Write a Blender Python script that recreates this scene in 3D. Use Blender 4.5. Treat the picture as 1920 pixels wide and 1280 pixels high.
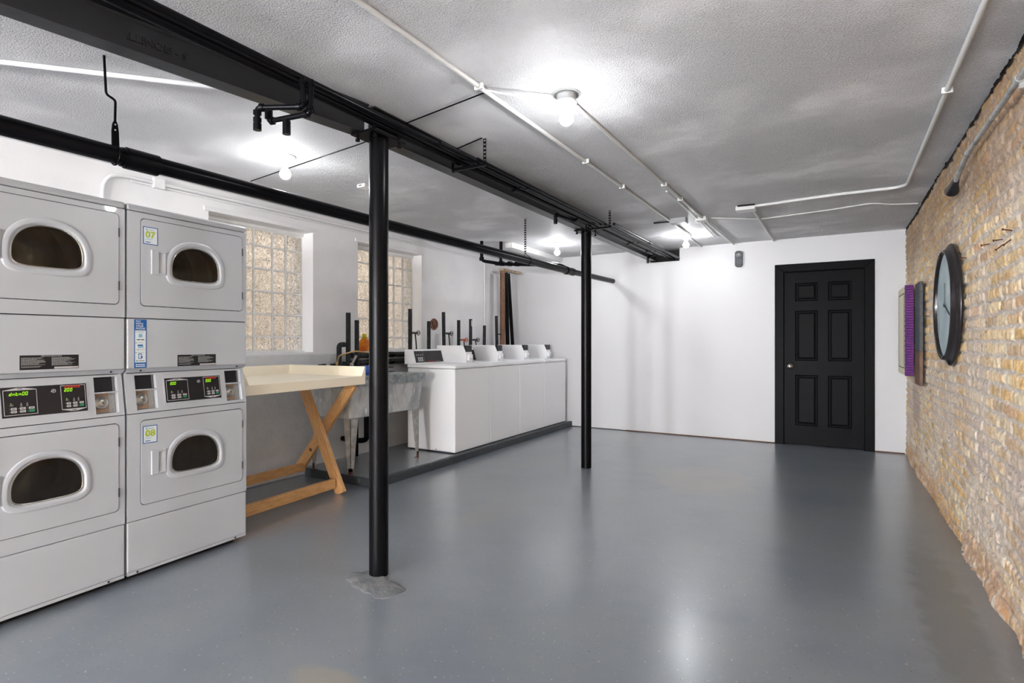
import bpy, math, random
import numpy as np
from mathutils import Vector, Matrix
random.seed(7); np.random.seed(7)
for o in list(bpy.data.objects): bpy.data.objects.remove(o)
S = bpy.context.scene; C = S.collection
PI = math.pi; R = math.radians

# ------------------------------------------------------------------ camera, world, exposure
cam = bpy.data.objects.new('camera', bpy.data.cameras.new('camera')); C.objects.link(cam)
cam.location = (0, 0, 1.2); cam.rotation_euler = (R(90), 0, R(30.393))
cam.data.sensor_width = 36; cam.data.lens = 1040 / 1920 * 36; cam.data.clip_start = .05
S.camera = cam
w = bpy.data.worlds.new('world'); S.world = w; w.use_nodes = True
w.node_tree.nodes['Background'].inputs[0].default_value = (.93, .96, 1, 1)
w.node_tree.nodes['Background'].inputs[1].default_value = 1.2
S.view_settings.view_transform = 'Standard'; S.view_settings.look = 'None'
S.view_settings.gamma = 1; S.view_settings.use_curve_mapping = False
S.view_settings.exposure = 2.5
BULB = 72.0

# ------------------------------------------------------------------ materials
def lin(c):
    return tuple(((v / 255) / 12.92 if v / 255 <= .04045 else ((v / 255 + .055) / 1.055) ** 2.4) for v in c)
def mat(name, col, rough=.5, metal=0, spec=.5, bump=None, var=None, var2=None, emit=None, trans=0, coat=0, ior=1.45, stretch=None, rvar=None):
    """col: sRGB 0-255. bump=(scale,strength,dist[,detail]); var=(scale, colour2, lo, hi)"""
    m = bpy.data.materials.new(name); m.use_nodes = True
    nt = m.node_tree; N = nt.nodes; L = nt.links; p = N['Principled BSDF']
    c = (*lin(col), 1); p.inputs['Base Color'].default_value = c
    p.inputs['Roughness'].default_value = rough; p.inputs['Metallic'].default_value = metal
    p.inputs['Specular IOR Level'].default_value = spec; p.inputs['IOR'].default_value = ior
    p.inputs['Transmission Weight'].default_value = trans; p.inputs['Coat Weight'].default_value = coat
    tc = N.new('ShaderNodeTexCoord'); vec = tc.outputs['Object']
    if stretch:
        mp = N.new('ShaderNodeMapping'); L.new(vec, mp.inputs[0]); mp.inputs['Scale'].default_value = stretch; vec = mp.outputs[0]
    def noise(scale, detail=6, rg=.6):
        n = N.new('ShaderNodeTexNoise'); L.new(vec, n.inputs['Vector']); n.inputs['Scale'].default_value = scale
        n.inputs['Detail'].default_value = detail; n.inputs['Roughness'].default_value = rg; return n
    out = None
    for v in (var, var2):
        if not v: continue
        n = noise(v[0]); r = N.new('ShaderNodeMapRange'); L.new(n.outputs[0], r.inputs[0])
        r.inputs[1].default_value = v[2]; r.inputs[2].default_value = v[3]
        mx = N.new('ShaderNodeMix'); mx.data_type = 'RGBA'; L.new(r.outputs[0], mx.inputs[0])
        if out is None: mx.inputs[6].default_value = c
        else: L.new(out, mx.inputs[6])
        mx.inputs[7].default_value = (*lin(v[1]), 1); out = mx.outputs[2]
    if out is not None: L.new(out, p.inputs['Base Color'])
    if rvar:
        n = noise(rvar[0]); r = N.new('ShaderNodeMapRange'); L.new(n.outputs[0], r.inputs[0])
        r.inputs[1].default_value = .35; r.inputs[2].default_value = .65; r.inputs[3].default_value = rvar[1]; r.inputs[4].default_value = rvar[2]
        L.new(r.outputs[0], p.inputs['Roughness'])
    if bump:
        n = noise(bump[0], bump[3] if len(bump) > 3 else 4); b = N.new('ShaderNodeBump'); L.new(n.outputs[0], b.inputs['Height'])
        b.inputs['Strength'].default_value = bump[1]; b.inputs['Distance'].default_value = bump[2]
        L.new(b.outputs[0], p.inputs['Normal'])
    if emit:
        p.inputs['Emission Color'].default_value = (*lin(emit[0]), 1); p.inputs['Emission Strength'].default_value = emit[1]
    return m
M = {}
M['wall'] = mat('white_paint', (238, 238, 239), .55, bump=(9, .25, .01, 6), var=(1.5, (230, 230, 232), .4, .6))
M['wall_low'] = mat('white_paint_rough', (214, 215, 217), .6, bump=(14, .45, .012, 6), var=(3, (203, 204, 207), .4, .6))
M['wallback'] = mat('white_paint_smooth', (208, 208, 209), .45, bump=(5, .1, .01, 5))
M['white'] = mat('white_gloss', (235, 235, 233), .35)
M['conduit'] = mat('painted_conduit', (222, 222, 220), .45, bump=(40, .2, .002))
M['dryer'] = mat('dryer_enamel', (192, 196, 202), .3, coat=.3, bump=(350, .04, .0006))
M['dryer_in'] = mat('dryer_grey', (150, 152, 155), .4)
M['washer'] = mat('washer_enamel', (240, 241, 243), .3, bump=(200, .03, .0005))
M['black'] = mat('black_paint', (12, 12, 14), .27, spec=.12, bump=(60, .12, .002))
M['blackpipe'] = mat('black_pipe_paint', (13, 13, 16), .27, spec=.14, bump=(30, .15, .002))
M['beam'] = mat('beam_paint', (14, 14, 16), .28, spec=.8, bump=(35, .3, .003))
M['door'] = mat('door_black', (13, 13, 15), .4, spec=.05, bump=(60, .25, .0015), stretch=(3, 3, .5))
M['rubber'] = mat('foam_black', (30, 31, 33), .75, bump=(120, .4, .002), var=(25, (50, 50, 50), .5, .7))
M['chrome'] = mat('chrome', (205, 203, 198), .18, 1)
M['steel'] = mat('steel', (190, 186, 178), .3, .9, bump=(60, .1, .001))
M['drum'] = mat('drum_steel', (176, 168, 156), .35, .4, var=(5, (176, 140, 104), .5, .65))
M['dark'] = mat('dark_inside', (14, 14, 15), .6)
M['slot'] = mat('slot_black', (24, 24, 28), .4)
M['panel'] = mat('panel_black', (38, 36, 40), .22)
M['glass'] = mat('door_glass', (90, 92, 92), .03, trans=1, ior=1.45)
def thin_glass():
    m = bpy.data.materials.new('thin_door_glass'); m.use_nodes = True; nt = m.node_tree; N = nt.nodes; L = nt.links; N.remove(N['Principled BSDF'])
    t_ = N.new('ShaderNodeBsdfTransparent'); t_.inputs[0].default_value = (.8, .8, .78, 1); g = N.new('ShaderNodeBsdfGlossy'); g.inputs['Roughness'].default_value = .03
    f = N.new('ShaderNodeFresnel'); f.inputs[0].default_value = 1.5; x = N.new('ShaderNodeMixShader'); L.new(f.outputs[0], x.inputs[0]); L.new(t_.outputs[0], x.inputs[1]); L.new(g.outputs[0], x.inputs[2])
    L.new(x.outputs[0], N['Material Output'].inputs[0]); return m
M['glass'] = thin_glass()
M['tan'] = mat('tan_plate', (176, 148, 122), .45, var=(20, (150, 128, 108), .4, .6))
M['led'] = mat('led_green', (120, 170, 20), .5, emit=((170, 255, 20), .22))
M['green'] = mat('green_key', (20, 140, 90), .4)
M['key'] = mat('grey_key', (196, 196, 196), .4)
M['red'] = mat('brand_red', (196, 52, 40), .4)
M['blue'] = mat('sticker_blue', (20, 96, 170), .4)
M['stwhite'] = mat('sticker_white', (226, 234, 236), .4)
M['ltblue'] = mat('sticker_light_blue', (140, 190, 215), .4)
M['lime'] = mat('sticker_lime', (176, 196, 40), .4)
M['cream'] = mat('cream_laminate', (249, 238, 214), .4, bump=(8, .05, .004))
M['concrete'] = mat('sink_concrete', (198, 200, 200), .8, bump=(60, .7, .006, 8), var=(9, (158, 162, 166), .42, .62), var2=(40, (222, 223, 222), .56, .7), stretch=(1, 1, .35))
M['sinkrim'] = mat('sink_rim_concrete', (160, 167, 169), .75, bump=(60, .6, .005, 8), var=(18, (126, 133, 137), .4, .6), var2=(30, (205, 207, 207), .58, .7))
M['leg'] = mat('galvanised_leg', (188, 188, 186), .5, .2, var=(14, (156, 154, 150), .4, .6))
M['rust'] = mat('rusty_foot', (112, 74, 56), .8, bump=(80, .6, .004), var=(30, (150, 120, 104), .5, .65))
M['copper'] = mat('brown_pipe', (122, 86, 62), .45, var=(5, (98, 68, 48), .4, .6), var2=(45, (190, 160, 120), .62, .7))
M['brass'] = mat('brass_pipe', (176, 146, 104), .35, .8)
M['bluecup'] = mat('blue_plastic', (50, 90, 190), .35)
M['orange'] = mat('orange_plastic', (236, 150, 10), .3, var=(12, (214, 96, 8), .4, .6))
M['yellow'] = mat('yellow_green_cap', (214, 206, 30), .35)
M['purple'] = mat('purple_ribbon', (120, 40, 132), .6, var=(30, (92, 24, 110), .4, .6))
M['purple_shade'] = mat('purple_ribbon_shade', (74, 20, 88), .7)
M['creamboard'] = mat('cream_border', (240, 235, 206), .6)
M['slate'] = mat('dark_slate', (84, 88, 92), .6, bump=(60, .4, .003), var=(20, (66, 70, 74), .4, .6))
M['brownwood'] = mat('brown_wood', (120, 92, 76), .6, var=(12, (98, 72, 58), .4, .6))
M['clockrim'] = mat('clock_bronze', (44, 40, 42), .25, .3, coat=.3)
M['clockface'] = mat('clock_face', (186, 204, 206), .5, var=(6, (170, 190, 194), .4, .6))
M['ink'] = mat('ink_dark', (60, 70, 72), .5)
M['nail'] = mat('rusty_nail', (96, 56, 42), .7, .3)
M['plank'] = mat('pine_side', (190, 170, 142), .55, bump=(40, .2, .003), var=(18, (150, 130, 104), .42, .62), stretch=(1, 1, 1))
M['galv'] = mat('galvanised_conduit', (178, 180, 180), .4, .3, bump=(40, .2, .002), var=(10, (140, 140, 138), .45, .6))
M['boxgrey'] = mat('box_grey', (168, 170, 170), .5)
for k_, v_ in (('', 1.0), ('_dim', 1.15), ('_strong', .78)):  # the strong level serves the added fill globes
    M['bulb' + k_] = mat('bulb_glow' + k_, (255, 255, 255), .4, emit=((250, 251, 254), BULB * v_))
    M['bulb_neck' + k_] = mat('bulb_neck' + k_, (245, 245, 245), .4, emit=((250, 251, 254), BULB * .04 * v_))
M['screw'] = mat('screw', (60, 60, 62), .4, .7)
M['iron'] = mat('dark_iron', (62, 60, 58), .45, .4)
M['redwheel'] = mat('red_handwheel', (176, 74, 44), .5)
M['patch'] = mat('floor_patch', (126, 126, 126), .7, bump=(50, .5, .006), var=(14, (104, 107, 111), .42, .6))
M['gap'] = mat('gap_brown', (94, 72, 56), .8)
M['curb'] = mat('curb_paint', (58, 62, 67), .5, bump=(30, .5, .006, 6), var=(22, (96, 100, 104), .6, .75))
M['exterior'] = mat('exterior_brick', (190, 176, 160), .8, var=(6, (166, 150, 134), .4, .6))
M['mortar'] = mat('block_mortar', (240, 240, 240), .6)

def wood():
    m = mat('pine', (206, 156, 102), .5); nt = m.node_tree; N = nt.nodes; L = nt.links; p = N['Principled BSDF']
    tc = N.new('ShaderNodeTexCoord'); mp = N.new('ShaderNodeMapping'); L.new(tc.outputs['UV'], mp.inputs[0])
    mp.inputs['Scale'].default_value = (1.6, 7, 1)
    n = N.new('ShaderNodeTexNoise'); n.inputs['Scale'].default_value = 2.2; n.inputs['Detail'].default_value = 5; n.inputs['Distortion'].default_value = 1.2
    L.new(mp.outputs[0], n.inputs['Vector'])
    cr = N.new('ShaderNodeValToRGB'); L.new(n.outputs[0], cr.inputs[0])
    e = cr.color_ramp.elements; e[0].position = .3; e[0].color = (*lin((196, 136, 78)), 1); e[1].position = .62; e[1].color = (*lin((232, 186, 128)), 1)
    v = N.new('ShaderNodeTexVoronoi'); v.inputs['Scale'].default_value = 5; L.new(tc.outputs['Object'], v.inputs['Vector'])
    r = N.new('ShaderNodeMapRange'); L.new(v.outputs['Distance'], r.inputs[0]); r.inputs[1].default_value = .06; r.inputs[2].default_value = .11
    mx = N.new('ShaderNodeMix'); mx.data_type = 'RGBA'; L.new(r.outputs[0], mx.inputs[0]); mx.inputs[6].default_value = (*lin((104, 62, 36)), 1)
    L.new(cr.outputs[0], mx.inputs[7]); L.new(mx.outputs[2], p.inputs['Base Color'])
    return m
M['wood'] = wood()

def floor_mat():
    m = mat('floor_paint', (112, 119, 128), .3); nt = m.node_tree; N = nt.nodes; L = nt.links; p = N['Principled BSDF']
    tc = N.new('ShaderNodeTexCoord')
    def noise(s, d, rg=.6, dist=0):
        n = N.new('ShaderNodeTexNoise'); L.new(tc.outputs['Object'], n.inputs['Vector']); n.inputs['Scale'].default_value = s
        n.inputs['Detail'].default_value = d; n.inputs['Roughness'].default_value = rg; n.inputs['Distortion'].default_value = dist; return n.outputs[0]
    def mr(i, a, b, c=0., d=1.):
        r = N.new('ShaderNodeMapRange'); L.new(i, r.inputs[0]); r.inputs[1].default_value = a; r.inputs[2].default_value = b
        r.inputs[3].default_value = c; r.inputs[4].default_value = d; return r.outputs[0]
    def mix(f, a, b):
        x = N.new('ShaderNodeMix'); x.data_type = 'RGBA'; L.new(f, x.inputs[0])
        for k, q in ((6, a), (7, b)):
            if isinstance(q, tuple): x.inputs[k].default_value = (*lin(q), 1)
            else: L.new(q, x.inputs[k])
        return x.outputs[2]
    def math_(op, a, b):
        x = N.new('ShaderNodeMath'); x.operation = op
        for k, q in ((0, a), (1, b)):
            if isinstance(q, (int, float)): x.inputs[k].default_value = q
            else: L.new(q, x.inputs[k])
        return x.outputs[0]
    c = mix(mr(noise(.9, 5), .38, .62), (113, 120, 130), (128, 134, 141))
    c = mix(mr(noise(1.7, 4, .5), .42, .66), c, (126, 131, 136))
    c = mix(mr(noise(60, 2), .67, .71), c, (166, 165, 158))
    c = mix(mr(noise(85, 2), .69, .72), c, (76, 80, 86))
    # a worn tan stain with its own outline
    sp = N.new('ShaderNodeSeparateXYZ'); L.new(tc.outputs['Object'], sp.inputs[0])
    for (sx, sy, rx, ry, col, amt) in ((-1.0, 5.0, .42, .55, (146, 140, 128), .55), (-1.55, 1.35, .16, .09, (150, 140, 120), .5), (-2.1, 3.4, .2, .5, (134, 136, 134), .5), (.42, 3.0, .12, 1.1, (92, 96, 98), .6)):
        a = math_('DIVIDE', math_('SUBTRACT', sp.outputs[0], sx), rx); b = math_('DIVIDE', math_('SUBTRACT', sp.outputs[1], sy), ry)
        q = math_('ADD', math_('MULTIPLY', a, a), math_('MULTIPLY', b, b))
        q = math_('ADD', q, math_('MULTIPLY', math_('SUBTRACT', noise(6, 6, .65), .5), 2.2))
        c = mix(mr(q, .45, 1.1, amt, 0.), c, col)
    L.new(c, p.inputs['Base Color'])
    p.inputs['Roughness'].default_value = .33
    p.inputs['Coat Weight'].default_value = .8; p.inputs['Coat Roughness'].default_value = .24; p.inputs['Coat IOR'].default_value = 1.55
    b = N.new('ShaderNodeBump'); b.inputs['Strength'].default_value = .2; b.inputs['Distance'].default_value = .008
    L.new(noise(3, 5, .5), b.inputs['Height']); L.new(b.outputs[0], p.inputs['Normal'])
    return m
M['floor'] = floor_mat()

def ceil_mat():
    m = mat('stippled_ceiling', (244, 244, 246), .6); nt = m.node_tree; N = nt.nodes; L = nt.links; p = N['Principled BSDF']
    tc = N.new('ShaderNodeTexCoord')
    def noise(s, d, rg=.6, dist=0):
        n = N.new('ShaderNodeTexNoise'); L.new(tc.outputs['Object'], n.inputs['Vector']); n.inputs['Scale'].default_value = s
        n.inputs['Detail'].default_value = d; n.inputs['Roughness'].default_value = rg; n.inputs['Distortion'].default_value = dist; return n.outputs[0]
    a = noise(125, 3, .65, .4); big = noise(1.7, 3)
    r = N.new('ShaderNodeMapRange'); L.new(big, r.inputs[0]); r.inputs[1].default_value = .36; r.inputs[2].default_value = .58; r.inputs[3].default_value = .3; r.inputs[4].default_value = 1
    mu = N.new('ShaderNodeMath'); mu.operation = 'MULTIPLY'; L.new(a, mu.inputs[0]); L.new(r.outputs[0], mu.inputs[1])
    b = N.new('ShaderNodeBump'); b.inputs['Strength'].default_value = 1; b.inputs['Distance'].default_value = .036
    L.new(mu.outputs[0], b.inputs['Height']); L.new(b.outputs[0], p.inputs['Normal'])
    return m
M['ceiling'] = ceil_mat()

def glassblock_mat():
    m = mat('wavy_glass_block', (240, 240, 236), .16, trans=1, ior=1.35); nt = m.node_tree; N = nt.nodes; L = nt.links; p = N['Principled BSDF']
    tc = N.new('ShaderNodeTexCoord')
    n = N.new('ShaderNodeTexNoise'); L.new(tc.outputs['Object'], n.inputs['Vector']); n.inputs['Scale'].default_value = 28; n.inputs['Detail'].default_value = 2; n.inputs['Distortion'].default_value = 2.5
    b = N.new('ShaderNodeBump'); b.inputs['Strength'].default_value = 1; b.inputs['Distance'].default_value = .03
    L.new(n.outputs[0], b.inputs['Height']); L.new(b.outputs[0], p.inputs['Normal'])
    return m
M['block'] = glassblock_mat()

def brick_mat():
    m = mat('old_brick', (190, 165, 130), .85, spec=.25); nt = m.node_tree; N = nt.nodes; L = nt.links; p = N['Principled BSDF']
    at = N.new('ShaderNodeAttribute'); at.attribute_name = 'brick_colour'
    tc = N.new('ShaderNodeTexCoord')
    n = N.new('ShaderNodeTexNoise'); L.new(tc.outputs['Object'], n.inputs['Vector']); n.inputs['Scale'].default_value = 45; n.inputs['Detail'].default_value = 8; n.inputs['Roughness'].default_value = .7
    r = N.new('ShaderNodeMapRange'); L.new(n.outputs[0], r.inputs[0]); r.inputs[1].default_value = .3; r.inputs[2].default_value = .7; r.inputs[3].default_value = .72; r.inputs[4].default_value = 1.22
    mx = N.new('ShaderNodeMix'); mx.data_type = 'RGBA'; mx.blend_type = 'MULTIPLY'; mx.inputs[0].default_value = 1
    L.new(at.outputs['Color'], mx.inputs[6]); cb = N.new('ShaderNodeCombineColor')
    for k in range(3): L.new(r.outputs[0], cb.inputs[k])
    L.new(cb.outputs[0], mx.inputs[7]); L.new(mx.outputs[2], p.inputs['Base Color'])
    b = N.new('ShaderNodeBump'); b.inputs['Strength'].default_value = .7; b.inputs['Distance'].default_value = .006
    L.new(n.outputs[0], b.inputs['Height']); L.new(b.outputs[0], p.inputs['Normal'])
    return m
M['brick'] = brick_mat()

# ------------------------------------------------------------------ mesh builder
_tx = {}
def text_geo(s, off=0.0):
    k = (s, off)
    if k not in _tx:
        cu = bpy.data.curves.new('t', 'FONT'); cu.body = s; cu.size = 1; cu.offset = off; cu.resolution_u = 4
        cu.align_x = 'LEFT'
        ob = bpy.data.objects.new('t', cu); me = bpy.data.meshes.new_from_object(ob)
        _tx[k] = ([(v.co.x, v.co.y) for v in me.vertices], [tuple(p.vertices) for p in me.polygons])
        bpy.data.objects.remove(ob); bpy.data.meshes.remove(me)
    return _tx[k]
class MB:
    def __init__(s): s.v = []; s.f = []; s.m = []; s.sm = []; s.mi = {}; s.ml = []
    def mid(s, name):
        if name not in s.mi: s.mi[name] = len(s.ml); s.ml.append(name)
        return s.mi[name]
    def add(s, vs, fs, m, smooth=False):
        b = len(s.v); s.v += [tuple(v) for v in vs]; k = s.mid(m)
        for f in fs: s.f.append(tuple(i + b for i in f)); s.m.append(k); s.sm.append(smooth)
        return s
    def box(s, lo, hi, m):
        (a, b, c), (d, e, f) = lo, hi
        return s.add([(a, b, c), (d, b, c), (d, e, c), (a, e, c), (a, b, f), (d, b, f), (d, e, f), (a, e, f)],
                     [(3, 2, 1, 0), (4, 5, 6, 7), (0, 1, 5, 4), (1, 2, 6, 5), (2, 3, 7, 6), (3, 0, 4, 7)], m)
    def bar(s, p, q, w_, t_, m, up=(0, 0, 1), ext=0):
        p = Vector(p); q = Vector(q); d = (q - p).normalized(); p = p - d * ext; q = q + d * ext
        a = d.cross(Vector(up)).normalized(); b = a.cross(d).normalized()
        vs = []
        for c in (p, q):
            for (i, j) in ((-1, -1), (1, -1), (1, 1), (-1, 1)): vs.append(c + a * (i * t_ / 2) + b * (j * w_ / 2))
        return s.add(vs, [(3, 2, 1, 0), (4, 5, 6, 7), (0, 1, 5, 4), (1, 2, 6, 5), (2, 3, 7, 6), (3, 0, 4, 7)], m)
    def tube(s, pts, r, m, seg=16, caps=True):
        pts = [Vector(p) for p in pts]; n = len(pts); rs = r if isinstance(r, (list, tuple)) else [r] * n
        prev = None; b = len(s.v); vs = []; fs = []
        for i, p in enumerate(pts):
            d = ((pts[min(i + 1, n - 1)] - p).normalized() if i < n - 1 else Vector((0, 0, 0))) + ((p - pts[i - 1]).normalized() if i > 0 else Vector((0, 0, 0)))
            if d.length < 1e-6: d = prev[2] if prev else Vector((0, 0, 1))
            d.normalize()
            if prev is None:
                a = d.cross(Vector((0, 0, 1)) if abs(d.z) < .9 else Vector((1, 0, 0))).normalized()
            else:
                a = (prev[0] - d * prev[0].dot(d)).normalized()
            c = d.cross(a).normalized(); prev = (a, c, d)
            k = 1.0
            if 0 < i < n - 1:
                ca = (pts[i] - pts[i - 1]).normalized().dot((pts[i + 1] - pts[i]).normalized()); k = 1
            for j in range(seg):
                t = 2 * PI * j / seg; vs.append(p + (a * math.cos(t) + c * math.sin(t)) * rs[i] * k)
        for i in range(n - 1):
            for j in range(seg): fs.append((i * seg + j, i * seg + (j + 1) % seg, (i + 1) * seg + (j + 1) % seg, (i + 1) * seg + j))
        s.add(vs, fs, m, True)
        if caps:
            s.add(vs[:seg], [tuple(range(seg))[::-1]], m); s.add(vs[-seg:], [tuple(range(seg))], m)
        return s
    def lathe(s, o, axis, prof, m, seg=32, smooth=True):
        o = Vector(o); d = Vector(axis).normalized(); a = d.cross(Vector((0, 0, 1)) if abs(d.z) < .9 else Vector((1, 0, 0))).normalized(); c = d.cross(a)
        vs = []; fs = []
        for (r, h) in prof:
            for j in range(seg):
                t = 2 * PI * j / seg; vs.append(o + d * h + (a * math.cos(t) + c * math.sin(t)) * max(r, 1e-5))
        for i in range(len(prof) - 1):
            for j in range(seg): fs.append((i * seg + j, i * seg + (j + 1) % seg, (i + 1) * seg + (j + 1) % seg, (i + 1) * seg + j))
        return s.add(vs, fs, m, smooth)
    def ball(s, o, r, m, seg=24, sz=1.0):
        n = 12; return s.lathe(o, (0, 0, 1), [(r * math.sin(PI * i / n), -r * sz * math.cos(PI * i / n)) for i in range(n + 1)], m, seg)
    def prism(s, poly, y0, y1, m, f=lambda x, z, y: (x, y, z)):
        n = len(poly); vs = [f(x, z, y0) for x, z in poly] + [f(x, z, y1) for x, z in poly]
        fs = [tuple(range(n)), tuple(range(n, 2 * n))[::-1]] + [(i, i + n, (i + 1) % n + n, (i + 1) % n) for i in range(n)]
        return s.add(vs, fs, m)
    def text(s, t, o, right, up, h, m, off=.0, width=None):
        vs, fs = text_geo(t, off); o = Vector(o); r = Vector(right).normalized(); u = Vector(up).normalized()
        sx = h / .7; sy = h / .7
        if width: sx = width / max(max(v[0] for v in vs), 1e-3)
        s.add([o + r * (x * sx) + u * (y * sy) for x, y in vs], fs, m); return s
    def build(s, name, parent=None, bevel=0, seg=2, world=False, loc=None):
        me = bpy.data.meshes.new(name); vs = s.v
        if world and parent is not None:
            q = parent.matrix_basis.translation if parent.type == 'EMPTY' else parent.parent.matrix_basis.translation
            vs = [(a - q[0], b - q[1], c - q[2]) for a, b, c in vs]
        if parent is None:
            A = np.array(vs); q = loc if loc else ((A[:, 0].min() + A[:, 0].max()) / 2, (A[:, 1].min() + A[:, 1].max()) / 2, A[:, 2].min())
            vs = [(a - q[0], b - q[1], c - q[2]) for a, b, c in vs]
        me.from_pydata(vs, [], s.f)
        for k in s.ml: me.materials.append(M[k])
        me.polygons.foreach_set('material_index', s.m); me.polygons.foreach_set('use_smooth', s.sm); me.update()
        o = bpy.data.objects.new(name, me); C.objects.link(o)
        if parent is not None: o.parent = parent
        else: o.location = q
        if bevel:
            b = o.modifiers.new('b', 'BEVEL'); b.width = bevel; b.segments = seg; b.limit_method = 'ANGLE'; b.angle_limit = R(40); b.use_clamp_overlap = True
        return o
def tag(o, label=None, cat=None, group=None, kind=None):
    if label: o['label'] = label
    if cat: o['category'] = cat
    if group: o['group'] = group
    if kind: o['kind'] = kind
    return o
def thing(name, label, cat, loc=(0, 0, 0), rz=0, group=None, kind=None):
    o = bpy.data.objects.new(name, None); C.objects.link(o); o.location = loc; o.rotation_euler = (0, 0, rz); o.empty_display_size = .1
    return tag(o, label, cat, group, kind)
def struct(o, label=None): return tag(o, label, None, None, 'structure')
def copy_tree(o, parent=None):
    c = o.copy(); C.objects.link(c)
    if parent: c.parent = parent
    for ch in [x for x in bpy.data.objects if x.parent == o]: copy_tree(ch, c)
    return c
def arc(c, a, b, r, t0, t1, n=6):
    """points on an arc about c in the plane of unit vectors a, b"""
    c = Vector(c); a = Vector(a); b = Vector(b)
    return [c + (a * math.cos(R(t0 + (t1 - t0) * i / n)) + b * math.sin(R(t0 + (t1 - t0) * i / n))) * r for i in range(n + 1)]
def fillet(pts, r, n=5):
    pts = [Vector(p) for p in pts]; out = [pts[0]]
    for i in range(1, len(pts) - 1):
        a, b, c = pts[i - 1], pts[i], pts[i + 1]; u = (a - b).normalized(); v = (c - b).normalized(); k = min(r, (a - b).length * .45, (c - b).length * .45)
        p, q = b + u * k, b + v * k
        for j in range(n + 1):
            t = j / n; out.append(p * (1 - t) ** 2 + b * 2 * t * (1 - t) + q * t * t)
    return out + [pts[-1]]

XL, XR, YB, YN, ZC = -4.24, .63, 7.22, -9.0, 2.4
# ------------------------------------------------------------------ room shell
b = MB(); b.box((-4.7, YN - .2, -.15), (XR + .3, YB + .3, 0), 'floor'); fl = struct(b.build('floor', loc=(0, 0, 0)))
rng = random.Random(3)
b = MB(); pc = []
for i in range(26):
    t = 2 * PI * i / 26; rr = (.15 + .05 * math.cos(2 * t + .6)) * rng.uniform(.82, 1.15); pc.append((-1.965 + rr * math.cos(t), 2.02 + rr * math.sin(t) * .75))
b.add([(x, y, .002) for x, y in pc] + [(-2.0 + (x + 2.0) * .7, 2.07 + (y - 2.07) * .7, .007) for x, y in pc] + [(x, y, -.002) for x, y in pc],
      [(i, (i + 1) % 26, 26 + (i + 1) % 26, 26 + i) for i in range(26)] + [tuple(range(26, 52))] + [(52 + i, 52 + (i + 1) % 26, (i + 1) % 26, i) for i in range(26)], 'patch')
tag(b.build('patch', fl), 'broken grey mortar patch around the foot of the near column')
b = MB(); b.box((-4.7, YN - .2, ZC), (XR + .3, YB + .3, ZC + .15), 'ceiling'); struct(b.build('ceiling', loc=(0, 0, 0)))
# left wall with two window openings
WZ0, WZ1 = 1.10, 2.22
W = [(2.54, 3.542), (4.105, 5.12)]
b = MB(); ys = [YN - .2, W[0][0], W[0][1], W[1][0], W[1][1], YB + .2]
for k in (0, 2, 4): b.box((-4.6, ys[k], 0), (XL, ys[k + 1], ZC), 'wall')
for k in (1, 3):
    b.box((-4.6, ys[k], 0), (XL, ys[k + 1], WZ0), 'wall'); b.box((-4.6, ys[k], WZ1), (XL, ys[k + 1], ZC), 'wall')
wl = struct(b.build('wall_left', loc=(XL, 0, 0)))
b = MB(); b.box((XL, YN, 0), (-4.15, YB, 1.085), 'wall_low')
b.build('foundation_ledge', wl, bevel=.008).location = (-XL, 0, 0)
b = MB()
for (y0, y1) in W:
    b.box((XL - .002, y0 - .04, WZ1), (XL + .012, y1 + .03, WZ1 + .035), 'wall')
b.build('lintel', wl, bevel=.004).location = (-XL, 0, 0)
# back wall with door opening and beam pocket
DX0, DX1, DZ = -.548, .264, 2.012
PX0, PX1, PZ = -2.13, -1.745, 2.235
b = MB(); y0, y1 = YB, YB + .14
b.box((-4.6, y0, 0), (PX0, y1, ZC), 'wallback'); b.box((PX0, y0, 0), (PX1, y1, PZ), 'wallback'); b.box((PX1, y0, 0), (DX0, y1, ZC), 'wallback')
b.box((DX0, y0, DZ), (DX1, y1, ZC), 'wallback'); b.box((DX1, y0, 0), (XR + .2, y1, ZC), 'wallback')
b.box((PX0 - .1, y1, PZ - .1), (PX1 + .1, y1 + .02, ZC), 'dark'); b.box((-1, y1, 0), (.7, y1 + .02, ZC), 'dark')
struct(b.build('wall_back', loc=(0, YB, 0)))
b = MB(); b.box((-4.6, YN - .15, 0), (XR + .2, YN, ZC), 'wall'); struct(b.build('wall_front', loc=(0, YN, 0)))
b = MB()
b.box((-3.29, YB - .012, 0), (-2.45, YB, .008), 'dark'); b.box((-2.45, YB - .014, 0), (-.636, YB, .012), 'gap'); b.box((.352, YB - .014, 0), (.62, YB, .012), 'gap')
struct(b.build('baseboard_back'))

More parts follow.
